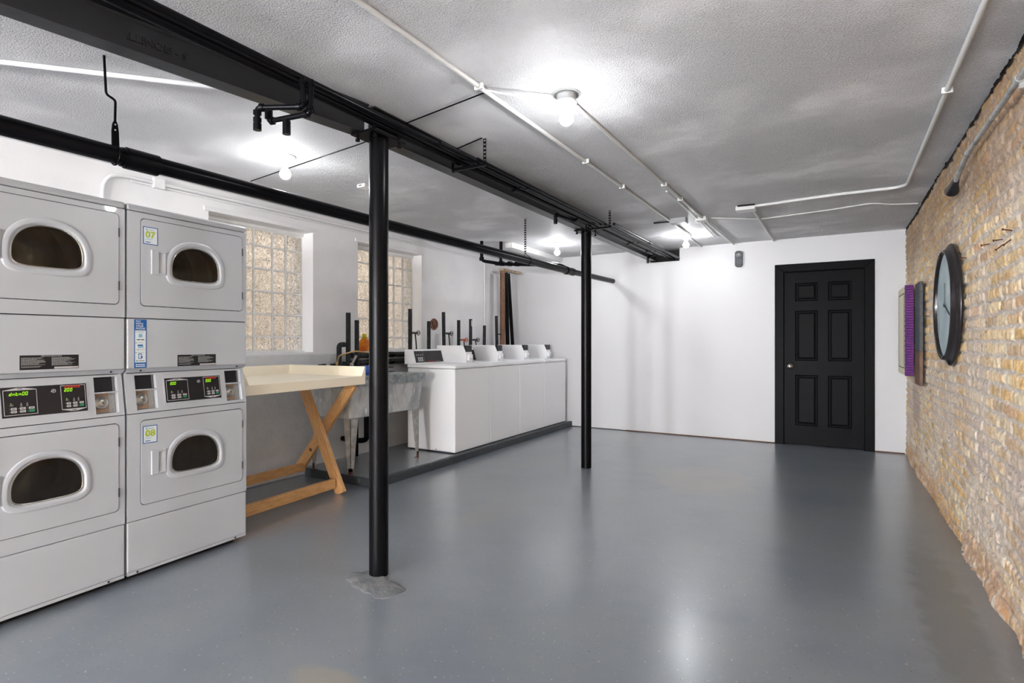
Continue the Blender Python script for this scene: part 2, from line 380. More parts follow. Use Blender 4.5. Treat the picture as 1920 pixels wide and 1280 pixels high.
# right wall: old brick, one relief mesh
def vnoise(Y, Z, s, seed):
    r = np.random.RandomState(seed); g = r.rand(400, 400); a = Y / s + 400; c = Z / s + 50
    i = np.floor(a).astype(int); j = np.floor(c).astype(int); u = a - i; v = c - j; u = u * u * (3 - 2 * u); v = v * v * (3 - 2 * v)
    i %= 399; j %= 399
    return (g[i, j] * (1 - u) + g[i + 1, j] * u) * (1 - v) + (g[i, j + 1] * (1 - u) + g[i + 1, j + 1] * u) * v
def brick_wall():
    ya = np.concatenate([np.arange(YN, .55, .06), np.arange(.55, YB + .012, .0085)]); za = np.arange(0, ZC + .005, .0066)
    Y, Z = np.meshgrid(ya, za, indexing='ij')
    wy = Y + (vnoise(Y, Z, .03, 1) - .5) * .016; wz = Z + (vnoise(Y, Z, .035, 2) - .5) * .014 + (vnoise(Y, Z, .8, 3) - .5) * .03
    ch = .0665; k = np.floor(wz / ch).astype(int); fz = wz / ch - k
    header = (k % 6 == 3); ln = np.where(header, .107, .214)
    rs = np.random.RandomState(5); offs = rs.rand(80); off = offs[np.clip(k, 0, 79)] * .03 + np.where(k % 2 == 0, .107, 0)
    q = (wy + 12 + off) / ln; c = np.floor(q).astype(int); fy = q - c
    dz = np.minimum(fz, 1 - fz) * ch; dy = np.minimum(fy, 1 - fy) * ln
    d = np.minimum(dy, dz)
    mw = .0045 + .005 * vnoise(Y, Z, .15, 4)
    s = np.clip((d - mw) / .006, 0, 1); s = s * s * (3 - 2 * s)
    hsh = (np.abs(np.sin(c * 12.9898 + k * 78.233) * 43758.5453)) % 1.0; h2 = (np.abs(np.sin(c * 39.346 + k * 11.135) * 24634.63)) % 1.0
    pal = np.array([lin(x) for x in [(212, 182, 132), (206, 172, 118), (200, 166, 124), (216, 190, 150), (198, 156, 122), (184, 158, 132), (222, 204, 172), (206, 166, 102), (190, 168, 150), (208, 184, 144)]])
    base = pal[(hsh * 10).astype(int) % 10]
    base = (base * .72 + .28 * np.array(lin((218, 204, 176)))) * 1.2; base = base * (.88 + .26 * h2)[..., None]
    n1 = vnoise(Y, Z, .028, 6); n2 = vnoise(Y, Z, .3, 7); n3 = vnoise(Y, Z, .012, 8); n4 = vnoise(Y, Z, .7, 9)
    och = np.array(lin((196, 146, 72))); mor = np.array(lin((216, 202, 188))); mor2 = np.array(lin((234, 224, 212)))
    t = np.clip((n1 - .6) * 3, 0, 1)[..., None] * .55; base = base * (1 - t) + och * t
    M_ = mor * (1 - n1[..., None]) + mor2 * n1[..., None]
    sm = s * np.clip(1.25 - np.clip((n2 - .42) * 2.6, 0, .85), 0, 1)     # mortar smeared over some bricks
    col = M_ * (1 - sm[..., None]) + base * sm[..., None]
    mau = np.array(lin((176, 158, 156))); t = (np.clip((n4 - .55) * 3, 0, .55) * np.clip(1.6 - Z, 0, 1))[..., None]; col = col * (1 - t) + mau * t
    # upper courses brown, lowest course orange and crumbling
    t = (np.clip((Z - 1.75 + (n2 - .5) * .5 + (n4 - .5) * .5) * 2.2, 0, 1) * .62)[..., None]; col = col * (1 - t) + np.array(lin((146, 112, 80))) * t * (.8 + .5 * n1[..., None])
    t = (np.clip((.16 - Z + (n2 - .5) * .12) * 9, 0, 1) * .6)[..., None]; col = col * (1 - t) + np.array(lin((196, 146, 98))) * t
    t = (np.clip((.09 - Z + (n2 - .6) * .15) * 14, 0, 1) * np.clip((n1 - .55) * 5, 0, 1))[..., None]; col = col * (1 - t) + np.array(lin((226, 214, 198))) * t
    st = vnoise(Y * 1.0, Z, .011, 20); st2 = np.clip(vnoise(Y * 5, Z * .55, .05, 21), 0, 1); col = col * (.86 + .26 * st2 * s + .1 * st)[..., None]
    # pits
    pit = np.clip((n3 - .80) * 9, 0, 1) * np.clip((vnoise(Y, Z, .2, 12) - .3) * 2, 0, 1); col = col * (1 - .6 * pit[..., None])
    hgt = s * (.003 + .002 * st2) + s * (.001 + .006 * h2) + (n1 - .5) * .006 + (n3 - .5) * .004 + (n4 - .5) * .02 - pit * .004
    hgt += np.clip((.1 - Z), 0, .1) * .35 * n2
    # ragged band under the ceiling painted black, a gap's shade put into the colour
    g = np.clip((Z - (ZC - .014 - .034 * vnoise(Y, Z, .07, 13) - .012 * n3)) * 300, 0, 1); col = col * (1 - .97 * g[..., None]); hgt = hgt + g * .004 - .004 * g * n1
    X = XR - hgt + .008
    nv = Y.size; ny, nz = Y.shape
    me = bpy.data.meshes.new('wall_right'); me.vertices.add(nv)
    me.vertices.foreach_set('co', np.stack([X - XR, Y, Z], -1).reshape(-1).astype(np.float32))
    I = np.arange(nv).reshape(ny, nz); F = np.stack([I[:-1, :-1], I[:-1, 1:], I[1:, 1:], I[1:, :-1]], -1).reshape(-1, 4)
    nf = len(F); me.loops.add(nf * 4); me.polygons.add(nf)
    me.loops.foreach_set('vertex_index', F.reshape(-1).astype(np.int32))
    me.polygons.foreach_set('loop_start', np.arange(0, nf * 4, 4, dtype=np.int32))
    me.update(calc_edges=True); me.validate()
    at = me.color_attributes.new('brick_colour', 'FLOAT_COLOR', 'POINT')
    at.data.foreach_set('color', np.concatenate([np.clip(col, 0, 1), np.ones((ny, nz, 1))], -1).reshape(-1).astype(np.float32))
    me.polygons.foreach_set('use_smooth', np.ones(nf, dtype=bool))
    me.materials.append(M['brick']); o = bpy.data.objects.new('wall_right', me); C.objects.link(o); o.location = (XR, 0, 0)
    return struct(o)
wr = brick_wall()
b = MB(); b.box((.06, YN, 0), (.25, YB + .1, ZC), 'dark'); b.build('backing', wr)

# raised pad along the left wall
b = MB(); b.box((-4.15, 3.36, 0), (-3.29, YB, .07), 'floor')
pad = struct(b.build('trim_1', bevel=.006, loc=(0, 0, 0)))
b = MB(); b.box((-3.29, 3.34, 0), (-3.245, YB, .072), 'curb'); b.box((-4.1, 3.335, 0), (-3.245, 3.36, .072), 'curb')
tag(b.build('curb', pad, bevel=.006), 'dark grey chipped edge of the raised pad')

# windows of glass block
def glass_window(n, y0, y1, cols, label):
    r = thing(f'window_{n}', label, None, ((XL - .15), y0, WZ0), kind='structure')
    zs = [.015, .145, .345, .545, .745, .945, 1.085]; ys = [y1 - y0]
    for c in cols: ys.append(ys[-1] - c)
    ys.append(0.0); ys = ys[::-1]
    g = MB()
    for y in ys: g.box((-.030, max(y - .007, 0), 0), (0, min(y + .006, y1 - y0), WZ1 - WZ0), 'mortar')
    for z in zs: g.box((-.029, 0, z - .007), (-.001, y1 - y0, z + .006), 'mortar')
    g.box((-.05, 0, 0), (.03, y1 - y0, .015), 'white'); g.box((-.05, 0, 1.09), (.02, y1 - y0, WZ1 - WZ0), 'white')
    g.build('mortar_grid', r)
    q = MB()
    for i in range(len(ys) - 1):
        for j in range(6):
            a, c = ys[i] + .006, ys[i + 1] - .006; d, e = zs[j] + .006, zs[j + 1] - .006
            if c - a < .02: continue
            k = .012
            vs = [(-.004, a, d), (-.004, c, d), (-.004, c, e), (-.004, a, e), (.0, a + k, d + k), (.0, c - k, d + k), (.0, c - k, e - k), (.0, a + k, e - k)]
            vs += [(-.026 - x, y, z) for x, y, z in vs]
            q.add(vs, [(4, 5, 6, 7), (0, 1, 5, 4), (1, 2, 6, 5), (2, 3, 7, 6), (3, 0, 4, 7), (15, 14, 13, 12), (12, 13, 9, 8), (13, 14, 10, 9), (14, 15, 11, 10), (15, 12, 8, 11), (0, 8, 9, 1), (1, 9, 10, 2), (2, 10, 11, 3), (3, 11, 8, 0)], 'block')
    q.build('glass_blocks', r)
    return r
glass_window(1, *W[0], (.18, .14, .187, .187, .187), 'glass block window beside the dryer stack')
glass_window(2, *W[1], (.16, .15, .19, .19, .19), 'glass block window behind the near column')
b = MB(); b.box((-6.2, -5, -.5), (-6.0, 12, 4.6), 'exterior'); b.box((-6.0, -2, -.5), (-4.6, 9, .9), 'exterior')
tag(b.build('neighbouring_wall'), 'tan brick wall outside, blurred behind the glass blocks', 'wall', kind='structure')

# door
dr = thing('door_1', 'black six panel door with a round silver knob', None, (DX0, YB, 0), kind='structure')
b = MB(); Wd, Hd = DX1 - DX0 - .02, DZ - .022
xs0 = .008; T = .035; y_f = .022
pan = [(.115, .325), (.44, .65)]; rows = [(.235, .80), (.97, 1.53), (1.64, 1.86)]
px = [0, .115, .345, .447, .677, Wd]; rows = [(.215, .80), (.965, 1.545), (1.655, 1.865)]
zz = [0, .215, .80, .965, 1.545, 1.655, 1.865, Hd]
for i in range(5):
    for j in range(7):
        x0, x1, z0, z1 = px[i], px[i + 1], zz[j], zz[j + 1]
        if i in (1, 3) and j in (1, 3, 5):
            def rc(k, y): return [(x0 + k, y, z0 + k), (x1 - k, y, z0 + k), (x1 - k, y, z1 - k), (x0 + k, y, z1 - k)]
            vs = rc(0, 0) + rc(.012, .009) + rc(.02, .009) + rc(.04, .002)
            fs = []
            for a in (0, 4, 8):
                for e in range(4): fs.append((a + e, a + (e + 1) % 4, a + 4 + (e + 1) % 4, a + 4 + e))
            fs.append((12, 13, 14, 15)); b.add(vs, fs, 'door')
        else: b.add([(x0, 0, z0), (x1, 0, z0), (x1, 0, z1), (x0, 0, z1)], [(0, 1, 2, 3)], 'door')
b.add([(0, 0, 0), (Wd, 0, 0), (Wd, 0, Hd), (0, 0, Hd), (0, T, 0), (Wd, T, 0), (Wd, T, Hd), (0, T, Hd)], [(0, 4, 5, 1), (1, 5, 6, 2), (2, 6, 7, 3), (3, 7, 4, 0), (4, 7, 6, 5)], 'door')
slab = b.build('door_slab', dr); slab.location = (.01, y_f, .012)
b = MB(); b.lathe((0, 0, 0), (0, -1, 0), [(0, 0), (.033, 0), (.033, .004), (.026, .009), (.012, .012), (.011, .03), (.018, .036), (.027, .045), (.029, .055), (.024, .066), (.012, .071), (0, .072)], 'chrome')
k = b.build('door_knob', slab); k.location = (.062, -.001, .9)
b = MB(); b.tube([(0, 0, .40), (0, 0, .64)], .004, 'black'); 
b = MB(); cw = .088
b.prism([(-cw, 0), (.006, 0), (.006, DZ + .0), (-cw, DZ + cw)], -.02, .004, 'door')
b.prism([(Wd + .02 + cw, 0), (Wd + .02 + cw, DZ + cw), (Wd + .014, DZ), (Wd + .014, 0)], -.02, .004, 'door')
b.prism([(-cw, DZ + cw), (.006, DZ), (Wd + .014, DZ), (Wd + .02 + cw, DZ + cw)], -.02, .004, 'door')
b.box((-.0, 0, 0), (.009, .12, DZ), 'door'); b.box((Wd + .011, 0, 0), (Wd + .02, .12, DZ), 'door'); b.box((0, 0, DZ - .008), (Wd + .02, .12, DZ), 'door')
b.build('door_frame', dr, bevel=.003)

# ------------------------------------------------------------------ steel beam in two lengths, columns
def ibeam(p0, p1, depth=.148, fl=.085, web=.008, zt=2.399):
    """rolled section with tapered flanges from p0 to p1 (x, y)"""
    h = depth; f = fl / 2; w2 = web / 2
    pr = [(-f, -h), (f, -h), (f, -h + .007), (w2 + .006, -h + .016), (w2, -h + .024), (w2, -.024), (w2 + .006, -.016), (f, -.007), (f, 0), (-f, 0), (-f, -.007), (-w2 - .006, -.016), (-w2, -.024), (-w2, -h + .024), (-w2 - .006, -h + .016), (-f, -h + .007)]
    a = Vector((*p0, zt)); c = Vector((*p1, zt)); d = (c - a).normalized(); r = Vector((d.y, -d.x, 0))
    vs = [a + r * x + Vector((0, 0, z)) for x, z in pr] + [c + r * x + Vector((0, 0, z)) for x, z in pr]; n = len(pr)
    b = MB(); b.add(vs, [tuple(range(n))[::-1], tuple(range(n, 2 * n))] + [(i, (i + 1) % n, (i + 1) % n + n, i + n) for i in range(n)], 'beam')
    return b, a, d, r
b, a, d, r = ibeam((-3.14, -5.2), (-2.085, 2.06))
t = thing('steel_beam', 'near length of black steel ceiling beam with raised mill lettering', 'beam', (-2.3, .5, 2.25), group='black steel beam lengths')
b.build('beam_section', t, world=True)
b = MB()
p = Vector((-2.31, .765, 2.318)); 
tmp = Vector((a.x + d.x / d.y * (1.03 - a.y), 1.03, 2.302)) + r * .0045
b.text('ILLINOIS - S', tmp, d, (0, 0, 1), .028, 'beam', .012)
vs = list(b.v); n0 = len(vs); b.v += [tuple(Vector(v) + r * .004) for v in vs]; fs = list(b.f)
for f in fs: b.f.append(tuple(i + n0 for i in f)); b.m.append(0); b.sm.append(False)
edges = {}
for f in fs:
    for i in range(len(f)):
        e = (f[i], f[(i + 1) % len(f)]); edges[e] = 1
for (i, j) in edges:
    if (j, i) not in edges: b.f.append((i, j, j + n0, i + n0)); b.m.append(0); b.sm.append(False)
b.build('mill_lettering', t, world=True)
b, a, d, r = ibeam((-2.075, 2.085), (-2.085, 7.32))
tag(b.build('steel_beam'), 'far length of black steel ceiling beam running into the back wall', 'beam', 'black steel beam lengths')

def column(x, y, label, ztop=2.25):
    t = thing('support_column', label, 'column', (x, y, 0), group='round black support columns')
    b = MB(); b.tube([(0, 0, 0), (0, 0, ztop - .014)], .049, 'black', 40); b.build('post', t)
    b = MB(); b.box((-.075, -.12, ztop - .013), (.075, .12, ztop), 'black'); pl = b.build('cap_plate', t, bevel=.002)
    for i in (-1, 1):
        for j in (-1, 1):
            b = MB(); b.lathe((i * .058, j * .09, ztop - .036), (0, 0, 1), [(0, 0), (.012, 0), (.012, .012), (.006, .013), (.006, .05), (.011, .05), (.011, .058), (0, .058)], 'black', 6, False)
            b.build('bolt', pl)
    return t
column(-2.04, 2.12, 'near round black steel support column, left of centre')
column(-2.065, 4.92, 'far round black steel support column with the pipe end beside it')

# ------------------------------------------------------------------ bulbs in ceiling holders, plus added fill globes
def lamp(x, y, label, kind, lv='', hang=0):
    t = thing('ceiling_lamp', label, 'ceiling light', (x, y, ZC), group='bare bulb ceiling lights')
    if kind == 'plate':
        b = MB(); b.lathe((0, 0, 0), (0, 0, -1), [(0, 0), (.07, 0), (.07, .003), (.066, .004), (0, .004)], 'boxgrey'); b.build('cover_plate', t)
        b = MB(); b.lathe((0, 0, -.004), (0, 0, -1), [(.046, 0), (.046, .034), (.0, .034)], 'boxgrey'); b.build('box', t)
        b = MB(); b.lathe((0, 0, -.036), (0, 0, -1), [(.05, 0), (.052, .004), (.05, .01), (.03, .016), (.023, .024), (.022, .034), (.0, .034)], 'white'); b.build('lampholder', t); z0 = -.068
    elif kind == 'globe':  # added fill light, hung unseen behind the viewer to even out the room
        b = MB(); b.lathe((0, 0, 0), (0, 0, -1), [(0, 0), (.06, 0), (.06, .02), (.012, .03), (.012, .25), (.05, .27), (.05, .31), (0, .31)], 'white'); b.build('stem', t)
        b = MB(); b.ball((0, 0, -.30 - hang), .25, 'bulb_strong', 32); b.build('fill_globe', t)
        b = MB(); b.tube([(0, 0, -.29), (0, 0, -.16 - hang)], .012, 'white', 12); b.build('drop_rod', t)
        return t
    elif kind == 'ring':
        b = MB(); b.lathe((0, 0, 0), (0, 0, -1), [(.0, 0), (.068, 0), (.068, .006), (.05, .016), (.036, .03), (.032, .045), (.026, .05), (.024, .066), (0, .066)], 'white'); b.build('lampholder', t); z0 = -.064
        if hang: MB().tube([(0, 0, z0), (0, 0, z0 - hang)], .012, 'white', 12).build('hanging_stem', t); z0 -= hang
    else:
        b = MB(); b.box((-.05, -.05, -.035), (.05, .05, 0), 'conduit'); b.build('box', t, bevel=.004)
        b = MB(); b.lathe((0, 0, -.034), (0, 0, -1), [(.04, 0), (.042, .008), (.028, .016), (.022, .032), (0, .032)], 'white'); b.build('lampholder', t); z0 = -.062
    b = MB(); b.lathe((0, 0, z0 + .006), (0, 0, -1), [(.0, 0), (.016, 0), (.017, .005), (.016, .008), (.017, .012), (.016, .016), (.018, .024), (0.0, .024)], 'white'); sc = b.build('bulb_base', t)
    b = MB(); c = z0 - .05
    b.lathe((0, 0, c), (0, 0, 1), [(.0001, -.034)] + [(.034 * math.sin(PI * i / 12), -.034 * math.cos(PI * i / 12)) for i in range(1, 8)], 'bulb' + lv)
    b.lathe((0, 0, c), (0, 0, 1), [(.034 * math.sin(PI * i / 12), -.034 * math.cos(PI * i / 12)) for i in range(7, 10)] + [(.019, .036), (0.0001, .036)], 'bulb_neck' + lv); b.build('bulb', t)
    return t
lamp(-1.136, 2.458, 'glowing bare bulb nearest the camera under a round grey ceiling plate', 'plate')
lamp(-3.09, 2.36, 'glowing bare bulb in a white ring holder, left of the near column', 'ring')
lamp(-2.95, 6.12, 'small glowing bare bulb above the big drain pipe, before the far column', 'ring', '_dim')
lamp(-1.47, 6.38, 'glowing bare bulb near the back wall, right of the beam pocket', 'box', '_dim')
for (x, y, h_, lb) in ((-.7, -5.0, .75, 'added white fill globe, unseen behind the viewer, near the brick wall'), (-2.9, -5.6, .5, 'added white fill globe, unseen behind the viewer, to the left'), (-1.5, -7.5, .7, 'added white fill globe, unseen behind the viewer, farthest back')): lamp(x, y, lb, 'globe', '', h_)

# ------------------------------------------------------------------ stacked dryers
def dshape(cx, z0, z1, a, n=72, grow=0.0, lift=.33):
    """half-oval window outline: arched top, flatter bottom with round corners"""
    zc = z0 + (z1 - z0) * lift; pts = []
    for i in range(n):
        t = 2 * PI * i / n; c, s_ = math.cos(t), math.sin(t)
        if s_ >= 0: e = 2 / 2.15; H_ = z1 - zc
        else: e = 2 / 4.2; H_ = zc - z0
        x = math.copysign(abs(c) ** (e if s_ < 0 else 2 / 2.3), c) * (a + grow); z = math.copysign(abs(s_) ** e, s_) * (H_ + grow)
        pts.append((cx + x, zc + z))
    return pts, (cx, zc)
def ray_hit(poly, c, ang):
    dx, dz = math.cos(ang), math.sin(ang); best = None
    for i in range(len(poly)):
        (x1, y1), (x2, y2) = poly[i], poly[(i + 1) % len(poly)]; ex, ey = x2 - x1, y2 - y1
        den = dx * ey - dz * ex
        if abs(den) < 1e-12: continue
        t = ((x1 - c[0]) * ey - (y1 - c[1]) * ex) / den; u = ((x1 - c[0]) * dz - (y1 - c[1]) * dx) / den
        if t > 0 and -1e-9 <= u <= 1 + 1e-9 and (best is None or t < best): best = t
    return (c[0] + dx * best, c[1] + dz * best)
def rrect(x0, z0, x1, z1, r, n=6):
    p = []
    for cx, cz, t0 in ((x1 - r, z1 - r, 0), (x0 + r, z1 - r, 90), (x0 + r, z0 + r, 180), (x1 - r, z0 + r, 270)):
        for i in range(n + 1): t = R(t0 + 90 * i / n); p.append((cx + r * math.cos(t), cz + r * math.sin(t)))
    return p
SEG = {'0': 'abcdef', '2': 'abged', 'd': 'bcdeg', 'n': 'ceg', 'A': 'abcefg', 'E': 'adefg', 't': 'defg', 'r': 'eg'}
def make_dryer(loc, rz, label, left_disp, stickers, two_slots, group):
    t = thing('stacked_dryer', label, 'tumble dryer', loc, rz, group)
    Wd = .673
    def q(name, parent, lo, hi, m='dryer', bev=.006): return MB().box(lo, hi, m).build(name, parent, bevel=bev, seg=3)
    # cabinet shell, open in front behind the doors
    b = MB(); b.box((.004, .03, .028), (.014, .70, 1.85), 'dryer'); b.box((Wd - .012, .03, .028), (Wd - .002, .70, 1.85), 'dryer')
    b.box((.014, .69, .028), (Wd - .012, .70, 1.85), 'dryer_in'); b.box((.014, .03, .028), (Wd - .012, .69, .04), 'dark'); b.box((.014, .1, .9), (Wd - .012, .69, .91), 'dark')
    b.box((.05, .05, 0), (Wd - .05, .66, .028), 'dark')
    for zz_ in (.297, .836, 1.317, 1.855): b.box((.006, .012, zz_ - .008), (Wd - .004, .03, zz_ + .008), 'dark')  # dark strips behind the panel seams paint in the shade of the gaps
    b.build('cabinet', t)
    # flat front panels
    q('base_panel', t, (.002, 0, .045), (Wd, .03, .295))
    b = MB(); b.prism([(.004, .03), (.004, .045), (Wd - .002, .045), (Wd - .002, .03)], .002, .03, 'dryer'); 
    for x in (.05, .60): b.lathe((x, .001, .038), (0, -1, 0), [(0, 0), (.005, 0), (.005, .002), (0, .002)], 'screw', 12)
    b.build('toe_lip', t)
    q('access_panel', t, (.002, 0, 1.062), (Wd, .03, 1.315))
    b = MB(); b.add([(.002, 0, 1.062), (Wd, 0, 1.062), (Wd, .022, 1.042), (.002, .022, 1.042), (.002, .03, 1.062), (Wd, .03, 1.062)], [(0, 1, 2, 3), (3, 2, 5, 4), (0, 3, 4), (1, 5, 2)], 'dryer')
    for x in (.07, .615): b.lathe((x, .01, 1.053), (0, -.8, -.6), [(0, 0), (.005, 0), (.005, .003), (0, .003)], 'screw', 12)
    b.build('access_panel_lip', t)
    q('top_cap', t, (0, -.003, 1.857), (Wd + .002, .70, 1.889), 'dryer', .01)
    for (z0, z1, d0, d1, nm) in ((.299, .834, .37, .797, 'lower'), (1.319, 1.853, 1.383, 1.824, 'upper')):
        gx0, gx1 = .067, .643; g = .0036
        # front frame round the door
        b = MB(); outer = [(.002, z0), (Wd, z0), (Wd, z1), (.002, z1)]
        inner = rrect(gx0 - g, d0 - g, gx1 + g, d1 + g, .022); c = ((gx0 + gx1) / 2, (d0 + d1) / 2)
        angs = sorted([math.atan2(z - c[1], x - c[0]) for x, z in inner] + [math.atan2(z - c[1], x - c[0]) for x, z in outer]); n = len(angs)
        I = [ray_hit(inner, c, a_) for a_ in angs]; O = [ray_hit(outer, c, a_) for a_ in angs]
        b.add([(x, 0, z) for x, z in O] + [(x, 0, z) for x, z in I] + [(x, .03, z) for x, z in I] + [(x, .03, z) for x, z in O],
              [(i, (i + 1) % n, n + (i + 1) % n, n + i) for i in range(n)] + [(n + i, n + (i + 1) % n, 2 * n + (i + 1) % n, 2 * n + i) for i in range(n)] + [(3 * n + i, 3 * n + (i + 1) % n, (i + 1) % n, i) for i in range(n)], 'dryer')
        b.add([(x, .012, z) for x, z in rrect(gx0 - .006, d0 - .006, gx1 + .006, d1 + .006, .022)] + [(x, .012, z) for x, z in rrect(gx0 + .006, d0 + .006, gx1 - .006, d1 - .006, .018)], [(i, (i + 1) % 28, 28 + (i + 1) % 28, 28 + i) for i in range(28)], 'dark')  # dark ring behind the door gap paints in its shade
        b.build(nm + '_front_frame', t)
        # drum and dark chamber behind the glass
        b = MB(); cz = (d0 + d1) / 2 - .02
        wz0 = d0 + .124 if nm == 'lower' else d0 + .141; wz1 = wz0 + .19
        b.lathe((.357, .06, wz0 + .07), (0, 1, 0), [(.155, -.03), (.155, .02), (.235, .04), (.24, .16), (.232, .165), (.232, .185), (.24, .19), (.24, .31), (.232, .315), (.232, .335), (.24, .34), (.24, .5), (.10, .5), (0, .5)], 'drum', 40)
        for k in range(3):
            an = R(200 + 120 * k); cx, cz = .357 + .235 * math.cos(an), wz0 + .07 + .235 * math.sin(an); ix, iz = .357 + .17 * math.cos(an), wz0 + .07 + .17 * math.sin(an)
            b.bar((cx, .12, cz), (cx, .52, cz), .03, .06, 'drum', (ix - cx, 0, iz - cz))
        b.build(nm + '_drum', t)
        # door with half-oval window
        D = MB(); win, wc = dshape(.357, wz0, wz1, .137); out = rrect(gx0, d0, gx1, d1, .02)
        angs = sorted([math.atan2(z - wc[1], x - wc[0]) for x, z in out + win]); n = len(angs)
        I = [ray_hit(win, wc, a_) for a_ in angs]; O = [ray_hit(out, wc, a_) for a_ in angs]
        D.add([(x, -.003, z) for x, z in O] + [(x, -.003, z) for x, z in I] + [(x, .028, z) for x, z in I] + [(x, .028, z) for x, z in O],
              [(i, (i + 1) % n, n + (i + 1) % n, n + i) for i in range(n)] + [(n + i, n + (i + 1) % n, 2 * n + (i + 1) % n, 2 * n + i) for i in range(n)]
              + [(3 * n + i, 3 * n + (i + 1) % n, (i + 1) % n, i) for i in range(n)] + [(2 * n + i, 2 * n + (i + 1) % n, 3 * n + (i + 1) % n, 3 * n + i) for i in range(n)], 'dryer')
        door = D.build(nm + '_door', t)
        b = MB(); prof = [(.031, -.003), (.029, -.0065), (.024, -.008), (.014, -.009), (.009, -.0085), (.005, -.005), (.0, .002), (.0, .006)]
        rings = [dshape(.357, wz0, wz1, .137, 96, g_)[0] for g_, _ in prof]; n = 96
        vs = [(x, prof[k_][1], z) for k_, rg in enumerate(rings) for x, z in rg]
        b.add(vs, [(k_ * n + i, k_ * n + (i + 1) % n, (k_ + 1) * n + (i + 1) % n, (k_ + 1) * n + i) for k_ in range(len(prof) - 1) for i in range(n)], 'dryer', True)
        b.build('window_ring', door)
        b = MB(); prof = [(.001, .0), (-.003, -.003), (-.006, .0)]
        rings = [dshape(.357, wz0, wz1, .137, 96, g_)[0] for g_, _ in prof]; vs = [(x, prof[k_][1], z) for k_, rg in enumerate(rings) for x, z in rg]
        b.add(vs, [(k_ * n + i, k_ * n + (i + 1) % n, (k_ + 1) * n + (i + 1) % n, (k_ + 1) * n + i) for k_ in range(2) for i in range(n)], 'chrome', True)
        b.build('chrome_bead', door)
        b = MB(); gl = dshape(.357, wz0, wz1, .137, 96, -.002)[0]; b.prism(gl, .003, .009, 'glass'); b.build('window_glass', door)
        hz0 = .514 if nm == 'lower' else 1.547
        b = MB(); b.box((.114, -.012, hz0), (.150, -.002, hz0 + .124), 'dryer'); b.box((.150, -.012, hz0), (.187, -.002, hz0 + .01), 'dryer'); b.box((.150, -.012, hz0 + .114), (.187, -.002, hz0 + .124), 'dryer')
        b.add([(.150, -.002, hz0 + .01), (.183, -.010, hz0 + .01), (.183, -.010, hz0 + .114), (.150, -.002, hz0 + .114), (.187, -.010, hz0 + .01), (.187, -.010, hz0 + .114), (.187, -.002, hz0 + .01), (.187, -.002, hz0 + .114)], [(0, 1, 2, 3), (1, 4, 5, 2), (4, 6, 7, 5)], 'dryer')
        b.build('door_handle', door, bevel=.002)
        for hz in (d0 + .09, d1 - .09):
            MB().tube([(gx1 + .001, -.004, hz - .022), (gx1 + .001, -.004, hz + .022)], .003, 'screw', 8).build('hinge', door)
        if stickers:
            num = '07' if nm == 'upper' else '08'; sx0, sx1 = (.075, .149) if nm == 'upper' else (.074, .146); sz1 = 1.787 if nm == 'upper' else .769; sz0 = sz1 - .09
            b = MB(); y = -.0036
            def rc(x0, z0_, x1, z1_, m, e): b.box((x0, y - e, z0_), (x1, y - e + .0003, z1_), m)
            rc(sx0, sz0, sx1, sz1, 'blue', 0); rc(sx0 + .004, sz0 + .004, sx1 - .004, sz1 - .004, 'stwhite', .0004)
            b.text(num, (sx0 + .011, y - .001, sz0 + .036), (1, 0, 0), (0, 0, 1), .031, 'lime', .03, width=.050)
            b.lathe((sx0 + .018, y - .0006, sz1 - .014), (0, -1, 0), [(.0035, 0), (.0035, .0004), (.0055, .0004), (.0055, 0)], 'green', 16)
            rc(sx0 + .028, sz1 - .016, sx1 - .016, sz1 - .013, 'boxgrey', .0008)
            rc(sx0 + .012, sz0 + .010, sx0 + .036, sz0 + .014, 'blue', .0008); rc(sx0 + .012, sz0 + .024, sx0 + .040, sz0 + .0255, 'ltblue', .0008); rc(sx0 + .012, sz0 + .028, sx0 + .046, sz0 + .0295, 'ltblue', .0008)
            tag(b.build('number_sticker', door), f'blue bordered number sticker reading {num}')
    # slanted console with coin slots
    Z0, Z1, yt = .838, 1.038, .031
    def P(x, z, o=0.0): f = (z - Z0) / (Z1 - Z0); return (x, yt * f + o, z)
    up = Vector((0, yt, Z1 - Z0)).normalized()
    holes = [(.548, .650)] + ([(.050, .155)] if two_slots else [])
    xs = sorted([.002, Wd] + [v for h in holes for v in h]); zs = [Z0, .853, 1.028, Z1]
    b = MB()
    for i in range(len(xs) - 1):
        for j in range(3):
            x0, x1, z0, z1 = xs[i], xs[i + 1], zs[j], zs[j + 1]
            if j == 1 and any(abs(x0 - h[0]) < 1e-6 for h in holes): continue
            b.add([P(x0, z0), P(x1, z0), P(x1, z1), P(x0, z1)], [(0, 1, 2, 3)], 'dryer')
    b.add([P(.002, Z0), P(.002, Z1), (.002, .1, Z1), (.002, .1, Z0), P(Wd, Z0), P(Wd, Z1), (Wd, .1, Z1), (Wd, .1, Z0)], [(0, 3, 2, 1), (4, 5, 6, 7), (1, 2, 6, 5), (0, 4, 7, 3)], 'dryer')
    for (x0, x1) in holes:
        k = .03; A = [P(x0, .853), P(x1, .853), P(x1, 1.028), P(x0, 1.028)]; B_ = [P(x0, .853, k), P(x1, .853, k), P(x1, 1.028, k), P(x0, 1.028, k)]
        b.add(A + B_, [(0, 4, 5, 1), (1, 5, 6, 2), (2, 6, 7, 3), (3, 7, 4, 0), (4, 7, 6, 5)], 'dryer')
    con = b.build('control_console', t)
